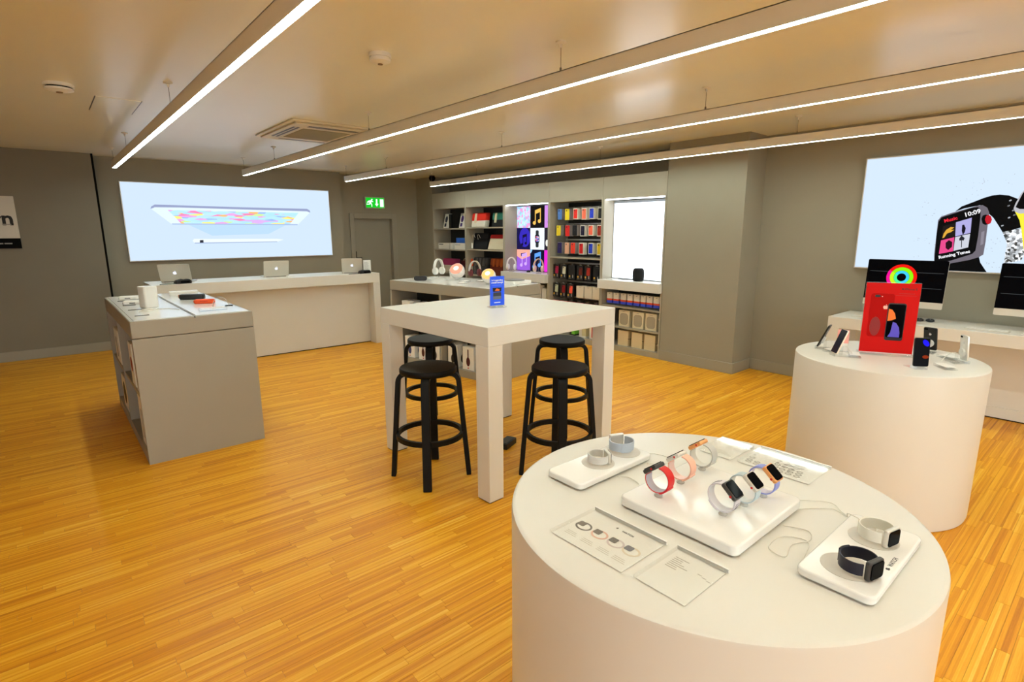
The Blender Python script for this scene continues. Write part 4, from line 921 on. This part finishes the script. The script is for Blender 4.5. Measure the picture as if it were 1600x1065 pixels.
def card(c, w, h, label, kind):
    t = thing('acrylic_card_holder', label, 'card holder', (c[0], c[1], DZ1), -PI/2, 'clear card holders on the watch table')
    MB().box(-w/2, w/2, -h/2, h/2, .0036, .010).build('acrylic_block', ACRYL, t, .001)
    P = Matrix.Translation((0, 0, .0012))
    MB().box(-w/2+.004, w/2-.004, -h/2+.004, h/2-.004, 0, .0006, P).build('card', WOFF, t)
    MB().box(-w/2, w/2, h/2, h/2+.004, 0, .009, P).build('edge_glint', WHITEG, t)  # white strip modelled for the light reflected along the far edge
    if kind == 'watches':
        for k, (x, c1, c2) in enumerate(((-.072, (70, 62, 56), (84, 74, 66)), (-.022, (226, 170, 150), (66, 52, 40)), (.026, (206, 190, 190), (60, 56, 56)), (.07, (222, 206, 180), (66, 70, 90)))):
            b = MB().strip([(x+.02*math.cos(a), .016*math.sin(a)) for a in [2*PI*i/20 for i in range(20)]], .005, 0, .0005, closed=True, M=P @ Matrix.Translation((0, 0, .0008)) @ Matrix.Rotation(-PI/2, 4, 'X') @ Matrix.Scale(-1, 4, (0, 0, 1))).build('printed_strap', C8(*c1), t)
            MB().prism(rrect(.02, .019, .004, x-.010, .006), .0013, .0016, 'z', P).build('printed_watch', C8(*c2), t)
        apple_logo(t, -.012, .055, .007, .0012, C8(60, 60, 60), 'z', M=P); text('printed_name', 'WATCH', .009, C8(70, 70, 70), t, (.004, .052, .0024), (0, 0, 0))
        b = MB()
        for x in (-.072, -.022, .026, .07):
            for k in range(3): b.box(x-.016, x+.012+.004*k, -.04-.006*k, -.038-.006*k, .0008, .0010, P)
        b.build('printed_lines', C8(206, 198, 184), t)
    elif kind == 'text':
        b = MB()
        for k in range(7): b.box(-.045, -.045+.02+.03*random.random(), .05-.007*k, .0525-.007*k, .0008, .001, P)
        for k in range(3): b.box(.02+.012*k, .03+.012*k, .03-.004*k, .032-.004*k, .0008, .001, P)
        b.build('printed_lines', C8(176, 168, 156), t)
    elif kind == 'icons':
        rr = random.Random(8)
        for k, (x, y) in enumerate([(-.085, .05), (-.06, .052), (-.088, .034), (-.063, .036), (-.09, .012), (-.01, .045), (.012, .05), (.036, .05), (.06, .05), (-.012, .026), (.01, .03), (.034, .032), (.058, .032), (-.014, .006), (.008, .008), (.03, .012), (.055, .014), (.012, -.014), (.036, -.01), (.034, -.03)]):
            q = MB(); q.strip([(x+.008*math.cos(a), y+.0055*math.sin(a)) for a in [2*PI*i/12 for i in range(12)]], .003, 0, .0004, closed=True, M=P @ Matrix.Translation((0, 0, .0008)) @ Matrix.Rotation(-PI/2, 4, 'X') @ Matrix.Scale(-1, 4, (0, 0, 1)))
            ic = C8(*rr.choice(((90, 84, 80), (110, 100, 92), (140, 118, 100), (70, 66, 66)))); q = q.build('printed_icon', ic, t)
            MB().prism(rrect(.008, .008, .002, x-.005, y+.001), .0012, .0014, 'z', P).build('printed_face', ic, q)
    else:
        b = MB()
        for k in range(4): b.box(-.03, .01+.01*k, -.02-.008*k, -.018-.008*k, .0008, .001, P)
        b.build('printed_lines', C8(206, 198, 186), t)
card((.92, .735), .214, .163, 'clear card holder printed with a row of four watches, front left', 'watches')
card((.928, .543), .122, .163, 'clear card holder with grey text lines beside the row of four watches', 'text')
card((1.645, .643), .214, .16, 'clear card holder printed with many tiny watch icons at the back', 'icons')
card((1.632, .822), .112, .15, 'plain clear card holder at the far edge of the round table', 'plain')

# wristwatches: strap loop in the local x,z plane, case on top
def loop_path(k):
    pts = []
    for i in range(36):
        a = PI/2+.72+(2*PI-1.44)*i/35
        pts.append((.0315*k*math.cos(a)*1.02, .029*k*math.sin(a)-.002*k))
    return pts
def watch(label, M, case, band, k=1.1, inner=None, detail='plain', crown=(200, 30, 30), screen=None):
    t = bpy.data.objects.new('wristwatch', None); COL.objects.link(t); t.matrix_world = M; t.empty_display_size = .03; tag(t, label, 'watch', 'wristwatches on the round table')
    cm = case
    zc = .026*k
    MB().prism(rrect(.042*k, .0105*k, .004*k, 0, zc), -.018*k, .018*k).build('case', cm, t, .003*k, seg=3)
    MB().prism(rrect(.037*k, .032*k, .006*k), zc+.005*k, zc+.0068*k, 'z').build('screen', screen or SCREEN, t, .0012)
    cr = MB().cyl((0, 0), .0036*k, 0, .003*k, 16, M=Matrix.Translation((.009*k, -.018*k, zc)) @ Matrix.Rotation(PI/2, 4, 'X')).build('crown', cm, t)
    MB().cyl((0, 0), .0026*k, .003*k, .0036*k, 14, M=Matrix.Translation((.009*k, -.018*k, zc)) @ Matrix.Rotation(PI/2, 4, 'X')).build('crown_dot', C8(*crown), cr)
    MB().box(-.012*k, -.002*k, -.0186*k, -.018*k, zc-.001*k, zc+.0015*k).build('side_button', cm, t)
    pth = loop_path(k)
    b = MB().strip(pth, .0026*k, -.0115*k, .0115*k).build('strap', band, t, .0006, smooth=True)
    if inner: MB().strip([(x*.945, z*.945) for x, z in pth], .0008*k, -.0112*k, .0112*k).build('strap_lining', inner, b, smooth=True)
    q = pth[len(pth)//2-3:len(pth)//2+4]
    MB().strip([(x*1.06, z*1.06) for x, z in q], .0026*k, -.0125*k, .0125*k).build('strap_loop', band, b, .0005, smooth=True)
    if detail == 'holes':
        hb = MB()
        for i in list(range(2, 7))+list(range(29, 34)):
            x, z = pth[i]; l = math.hypot(x, z)
            for sy in (-.005, .0, .005):
                Mh = Matrix.Translation((x*1.045, sy*k, z*1.045)) @ Vector((x, 0, z)).to_track_quat('Z', 'Y').to_matrix().to_4x4()
                hb.cyl((0, 0), .0013*k, -.0004, .0004, 8, M=Mh)
        hb.build('strap_holes', C8(70, 66, 74), b)
    return t
TZ = DZ1+.0306
def stand_watch(label, sl, x, y, tilt, yaw, case, band, k, **kw):
    zc = TZ+.0485*k/1.1
    M = Matrix.Translation((x, y, zc)) @ Matrix.Rotation(yaw, 4, 'Z') @ Matrix.Rotation(tilt, 4, 'Y')
    watch(label, M, case, band, k, **kw)
    s = thing('watch_stand', sl, 'watch stand', (x, y, TZ), yaw, 'watch stands on the large tray')
    hgt = zc-TZ-.0335*k
    MB().lathe([(.010, 0), (.011, .002), (.006, .006), (.006, hgt-.004), (.009, hgt-.001)], 16).build('stem', C8(206, 204, 196, .25), s, smooth=True)
    MB().prism(rrect(.026, .016, .004), hgt-.002, hgt, 'z').build('saddle', ACRYL, s)
# local x points to world -y so the loop faces the shop entrance
YW = -PI/2
def col(r, g, b, rough=.45, metal=0): return mat('strap_%d_%d_%d' % (r, g, b), srgb(r, g, b), rough, metal=metal, noise=.04, nscale=300)
RED, PINK, GREY = col(206, 20, 22), col(246, 186, 160), col(190, 188, 182)
SPACE = mat('space_grey', srgb(82, 80, 80), .35, metal=.8, noise=.02); GOLD = mat('gold_case', srgb(236, 170, 110), .3, metal=.7, noise=.02); SLV = mat('silver_case', srgb(222, 220, 214), .28, metal=.7, noise=.02)
LK = 1.12
stand_watch('watch with a dark red strap, nearest of the left row on the large tray', 'small stand under the red watch', 1.142, .748, -.66, YW, SPACE, RED, LK, inner=col(196, 190, 200))
stand_watch('watch with a pale pink strap, middle of the left row on the large tray', 'small stand under the pink watch', 1.252, .752, -.66, YW, SLV, PINK, LK, inner=col(248, 214, 206))
stand_watch('gold watch with a grey strap, farthest of the left row on the large tray', 'small stand under the gold watch with grey strap', 1.372, .758, -.66, YW, GOLD, GREY, LK, inner=col(222, 220, 212))
stand_watch('watch with a perforated white strap, nearest of the right row on the large tray', 'small stand under the perforated white watch', 1.180, .589, .72, YW, SPACE, col(214, 208, 216), LK, inner=col(226, 222, 226), detail='holes')
stand_watch('watch with a pale blue strap, middle of the right row on the large tray', 'small stand under the pale blue watch', 1.262, .578, .72, YW, SLV, col(188, 204, 212), LK, inner=col(222, 226, 224))
stand_watch('gold watch with a lilac strap, farthest of the right row on the large tray', 'small stand under the lilac watch', 1.345, .568, .72, YW, GOLD, col(140, 150, 222), LK, inner=col(214, 208, 226))
# watches lying on their side on the narrow trays
def lying(label, x, y, yaw, case, band, k=1.1, z=DZ1+.0242, **kw):
    M = Matrix.Translation((x, y, z+.0185*k)) @ Matrix.Rotation(yaw, 4, 'Z') @ Matrix.Rotation(PI/2, 4, 'X')
    return watch(label, M, case, band, k, **kw)
NAVY = col(22, 22, 42); WHS = col(226, 222, 210)
lying('watch with a navy strap lying on the right hand tray', 1.190, .298, math.radians(-14), SPACE, NAVY, 1.12)
lying('watch with a white strap lying on the right hand tray', 1.352, .312, math.radians(-14), SLV, WHS, 1.12)
lying('watch with a pale blue grey loop strap lying on the left tray', 1.322, 1.012, math.radians(158), SLV, col(182, 192, 206), 1.2)
lying('silver watch with a curled white strap lying on the left tray', 1.195, .995, math.radians(60), SLV, col(212, 208, 202), 1.0)
z = DZ1+.003
cable('thin pale cable looping between the large tray and the right tray', [(1.40, .50, z), (1.44, .47, z), (1.47, .44, z), (1.455, .405, z), (1.43, .392, DZ1+.024), (1.40, .33, DZ1+.026), (1.37, .318, DZ1+.03)], .0013)
cable('thin pale cable coiled left of the navy watch', [(1.29, .49, z), (1.31, .44, z), (1.27, .42, z), (1.22, .44, z), (1.16, .43, z), (1.17, .47, z), (1.24, .47, z), (1.26, .42, z), (1.18, .40, z), (1.14, .387, z)], .0013)
cable('thin pale cable leaving the back of the left tray', [(1.385, .985, z), (1.42, .955, z), (1.43, .90, z), (1.40, .88, z), (1.36, .90, z), (1.34, .925, z)], .0013)
cable('thin pale cable below the left tray', [(1.20, .928, z), (1.22, .90, z), (1.21, .86, z), (1.19, .842, z)], .0013)
cable('thin pale cable behind the large tray toward the right', [(1.415, .55, z), (1.47, .50, z), (1.50, .455, z), (1.47, .42, z), (1.45, .395, z)], .0013)

# phone table
D2 = (3.604, .909)
def phone(x, y, label, face, front=True, h=.142, tilt=18, frame=None, art=None, yaw=None):
    a = math.atan2(y-D2[1], x-D2[0]) if yaw is None else yaw
    t = thing('smartphone', label, 'phone', (x, y, DZ1), a+PI/2, 'smartphones around the round table')
    wd = h*.49
    M = Matrix.Translation((0, 0, .014)) @ Matrix.Rotation(math.radians(-tilt), 4, 'X')
    MB().prism(rrect(wd, h, .009, 0, h/2), -.004, .004, 'y', M).build('body', frame or BLACK, t, .0015)
    s = MB().prism(rrect(wd*.95, h*.965, .007, 0, h/2), -.0046, -.004, 'y', M).build('front_glass', face, t)
    if art:
        for pts, m in art: MB().prism([(p[0]*wd, p[1]*h) for p in pts], -.0052, -.0046, 'y', M).build('screen_image', m, s)
    bk = MB().prism(rrect(wd*.95, h*.965, .007, 0, h/2), .004, .0046, 'y', M).build('back_glass', frame or BLACK, t)
    apple_logo(bk, 0, h*.72, .016, .0052, C8(196, 196, 196, .3), M=M); MB().prism(rrect(.018, .010, .004, wd*.3, h*.93), .0046, .006, 'y', M).build('camera_bump', SCREEN, bk)
    MB().cyl((0, 0), .022, .0046, .016, 24, M=M @ Matrix.Translation((0, .0, h*.32)) @ Matrix.Rotation(-PI/2, 4, 'X')).build('security_puck', C8(214, 214, 208, .3), t)
    MB().prism([(-.03, -.01), (.03, -.01), (.045, .07), (-.045, .07)], 0, .005, 'z').build('stand_foot', ACRYL, t); MB().box(-.03, .03, -.014, -.006, 0, .014).build('stand_lip', ACRYL, t)
    MB().box(-.006, .006, .03, .045, .005, .055).build('stand_arm', ACRYL, t)
    MB().tube(smooth_path([(0, .035, .05), (0, .06, .055), (.01, .085, .03), (.015, .1, .003)]), .0022, 6).build('tether', CABLE, t, smooth=True)
DKB = mat('dark_blue_screen', srgb(22, 26, 46), .1, noise=.05)
phone(3.55, 1.255, 'dark phone seen edge on at the far left of the phone table', SCREEN, h=.145, tilt=22)
phone(3.405, 1.115, 'gold phone with a dark blue screen left of the red poster', DKB, h=.145, tilt=20, frame=mat('gold_phone', srgb(240, 226, 206), .3, metal=.2, noise=.02))
BLUEP = glow(30, 24, 240, 1.0); ORP = glow(150, 50, 18, .8)
phone(3.39, .70, 'black phone with blue and orange lights on its screen in front', SCREEN, h=.15, tilt=6, yaw=math.radians(220), art=[(ell(.22, .82, .22, .1, 18, -.3), BLUEP), (ell(.25, .34, .2, .06, 16), ORP)])
phone(3.925, .775, 'black phone seen from behind at the right of the red poster', SCREEN, h=.14, tilt=14, yaw=math.radians(-10))
phone(3.735, .582, 'silver phone seen edge on at the right of the phone table', DKB, h=.138, tilt=6, frame=SLV, yaw=math.radians(-52))
t = thing('poster_stand', 'large red phone poster standing on the right round table', 'poster', (3.64, .929, DZ1), math.radians(-63.6))
MB().box(-.135, .135, -.045, .045, 0, .012).build('base', ACRYL, t, .002); MB().box(-.132, .132, -.006, .006, .012, .418).build('acrylic_panel', ACRYL, t)
REDP = mat('poster_red', srgb(206, 12, 5), .4, noise=.03, nscale=6, spec=.15)
c = MB().box(-.130, .130, -.0078, -.0062, .014, .415).build('red_sheet', REDP, t); MB().box(-.128, .128, -.0061, .0061, .006, .016).build('white_edge', WHITEG, t)
p = plate('printed_phone_back', rrect(.115, .25, .014, -.045, .23), -.0079, C8(178, 10, 5, .5, spec=.1), c)
plate('printed_camera', rrect(.026, .013, .006, -.07, .34), -.0092, BLACK, p); plate('printed_flash', ell(-.048, .338, .003, .003, 8), -.0092, C8(250, 200, 190), p); apple_logo(p, -.026, .28, .028, -.0092, C8(246, 190, 176, .4))
plate('printed_shade', ell(-.066, .165, .026, .055, 24), -.0092, C8(140, 12, 8, .3), p)
p = plate('printed_phone', rrect(.088, .215, .012, .03, .195), -.0095, C8(34, 26, 30, .3), c)
plate('printed_screen', rrect(.08, .19, .008, .03, .2), -.0108, SCREEN, p); plate('printed_orange_arc', [(-.009, .27), (.008, .265), (.022, .245), (.03, .215), (.012, .205), (-.009, .2)], -.0122, C8(246, 120, 26, .3), p)
plate('printed_blue_arc', [(.018, .195), (.034, .19), (.05, .165), (.056, .135), (.056, .108), (.0, .108), (.012, .135)], -.0122, C8(96, 84, 214, .3), p)
apple_logo(c, .045, .385, .012, -.0079, C8(50, 16, 14)); text('printed_name', 'iPhone 8', .017, C8(60, 18, 16), c, (.053, -.0083, .383), bold=.0002)
MB().box(.03, .105, -.0086, -.0079, .356, .359).build('printed_line', C8(180, 20, 14), c); MB().box(.015, .115, -.0086, -.0079, .345, .347).build('printed_line', C8(184, 24, 16), c)
for (x, y, rz, lb) in ((3.47, 1.03, -1.2, 'clear price block left of the red poster'), (3.52, .62, -.9, 'clear price block beside the black front phone'), (3.52, 1.16, -1.8, 'clear price block beside the gold phone'), (3.80, .66, -.7, 'clear price block beside the silver edge-on phone')):
    t = thing('price_block', lb, 'price block', (x, y, DZ1), rz, 'clear price blocks on the phone table')
    MB().prism([(-.03, 0), (.03, 0), (.03, .006), (-.03, .014)], -.055, .055, 'y').build('block', ACRYL, t); MB().box(-.026, .026, -.05, .05, .0142, .0152).build('card', WOFF, t)
t = thing('pink_card', 'small pink and white card standing beside the red poster', 'card', (3.555, 1.125, DZ1), -1.2)
MB().box(-.03, .03, -.002, .002, .004, .13).build('card', C8(246, 170, 160), t); MB().box(-.03, .03, -.003, -.002, .004, .05).build('white_half', WOFF, t); MB().box(-.032, .032, -.02, .02, 0, .004).build('foot', ACRYL, t)

# ------------------------------------------------------------------ wall bench at the right, computers
BX, BZ = 5.43, .775
t = thing('wall_bench', 'long white bench along the right wall below the watch lightbox', 'bench', (BX, 1.86, 0), -PI/2)
MB().box(0, 4.6, 0, .55, BZ-.1, BZ).build('worktop', WHITE, t, .003); MB().box(0, .1, 0, .55, 0, BZ-.1).build('end_panel', WHITE, t, .002)
MB().box(.1, 4.6, .46, .48, .1, BZ-.1).build('back_panel', WHITE, t); MB().box(.1, 4.6, .45, .48, .01, .1).build('kick_board', WHITE, t, .002); MB().box(.1, 4.6, .455, .48, 0, .01).build('plinth', BLACK, t)
MB().box(.12, 4.6, .505, .515, BZ, BZ+.004).build('cable_slot', C8(170, 164, 150), t)
def desktop(yc, label, art):
    t = thing('desktop_computer', label, 'computer', (5.66, yc, BZ), -PI/2, 'all in one computers on the wall bench')
    W, H = .585, .405; M = Matrix.Translation((0, 0, .115)) @ Matrix.Rotation(math.radians(-5), 4, 'X')
    MB().prism(rrect(W, H, .012, 0, H/2), 0, .014, 'y', M).build('body', SILVER_SAT, t, .003)
    MB().prism(rrect(W*.6, H*.6, .03, 0, H/2), .014, .04, 'y', M).build('rear_bulge', SILVER_SAT, t, .01)
    s = MB().prism([(-W/2, .055), (W/2, .055), (W/2, H-.006), (W/2-.008, H), (-W/2+.008, H), (-W/2, H-.006)], -.0015, 0, 'y', M).build('screen', SCREEN, t)
    MB().box(-W/2, W/2, -.001, 0, .003, .054, M).build('chin', SILVER_SAT, t)
    MB().prism([(-.09, 0), (.09, 0), (.075, .2), (-.075, .2)], .06, .066, 'y', Matrix.Rotation(math.radians(8), 4, 'X')).build('stand', SILVER_SAT, t, .001); MB().box(-.09, .09, -.07, .1, 0, .006).build('stand_foot', SILVER_SAT, t, .002)
    if art:
        cx, cz_ = -.025, .255
        for r0, r1, c1, c2 in ((.088, .112, (250, 20, 10), (250, 10, 150)), (.058, .086, (140, 250, 10), (190, 250, 30)), (.034, .056, (60, 200, 250), (70, 250, 150))):
            for a0, a1, cc in ((-PI*.5, PI*.82, c1), (PI*.82, PI*1.5, c2)):
                pts = [(cx+r1*math.cos(a0+(a1-a0)*i/24), cz_+r1*math.sin(a0+(a1-a0)*i/24)) for i in range(25)]+[(cx+r0*math.cos(a1-(a1-a0)*i/24), cz_+r0*math.sin(a1-(a1-a0)*i/24)) for i in range(25)]
                MB().prism(pts, -.0025, -.0015, 'y', M).build('screen_ring', glow(*cc, 1.0), s)
    LN = glow(150, 156, 160, .35)
    for zz in (.30, .17): MB().box(-W*.46, W*.46, -.0022, -.0015, zz, zz+.0018, M).build('screen_line', LN, s)
desktop(1.375, 'large all in one computer with coloured rings on its black screen', True)
desktop(.462, 'all in one computer with a black screen cut by the right edge', False)
for (x, y, lb) in ((5.72, 1.16, 'black computer mouse on the wall bench, right one'), (5.70, 1.232, 'black computer mouse beside the red poster edge, left one')):
    t = thing('computer_mouse', lb, 'mouse', (x, y, BZ), -PI/2+.2); MB().lathe([(.02, 0), (.032, .006), (.03, .018), (.018, .026), (.002, .028)], 24, Matrix.Scale(1.0, 4, (1, 0, 0))).build('shell', BLACK, t, smooth=True); MB().box(-.001, .001, -.03, -.005, .02, .027).build('button_gap', SILV, t)
for (x, y, w_, lb) in ((5.56, .76, .27, 'thin white keyboard on the wall bench at the right'), (5.62, 1.62, .2, 'thin white keyboard at the left end of the wall bench')):
    t = thing('keyboard', lb, 'keyboard', (x, y, BZ), -PI/2); MB().prism(rrect(w_, .1, .008), 0, .007, 'z').build('body', SILVER_SAT, t, .001)
    for i in range(11):
        for j in range(4): MB().box(-w_*.47+i*w_*.086, -w_*.47+i*w_*.086+w_*.074, -.042+j*.021, -.042+j*.021+.017, .007, .009).build('key', WOFF, t)
t = thing('trackpad', 'square white trackpad at the right of the wall bench', 'trackpad', (5.57, .5, BZ), -PI/2); MB().prism(rrect(.13, .11, .008), .0, .006, 'z').build('base', SILVER_SAT, t); MB().prism(rrect(.126, .106, .008), .006, .008, 'z').build('glass', WOFF, t)
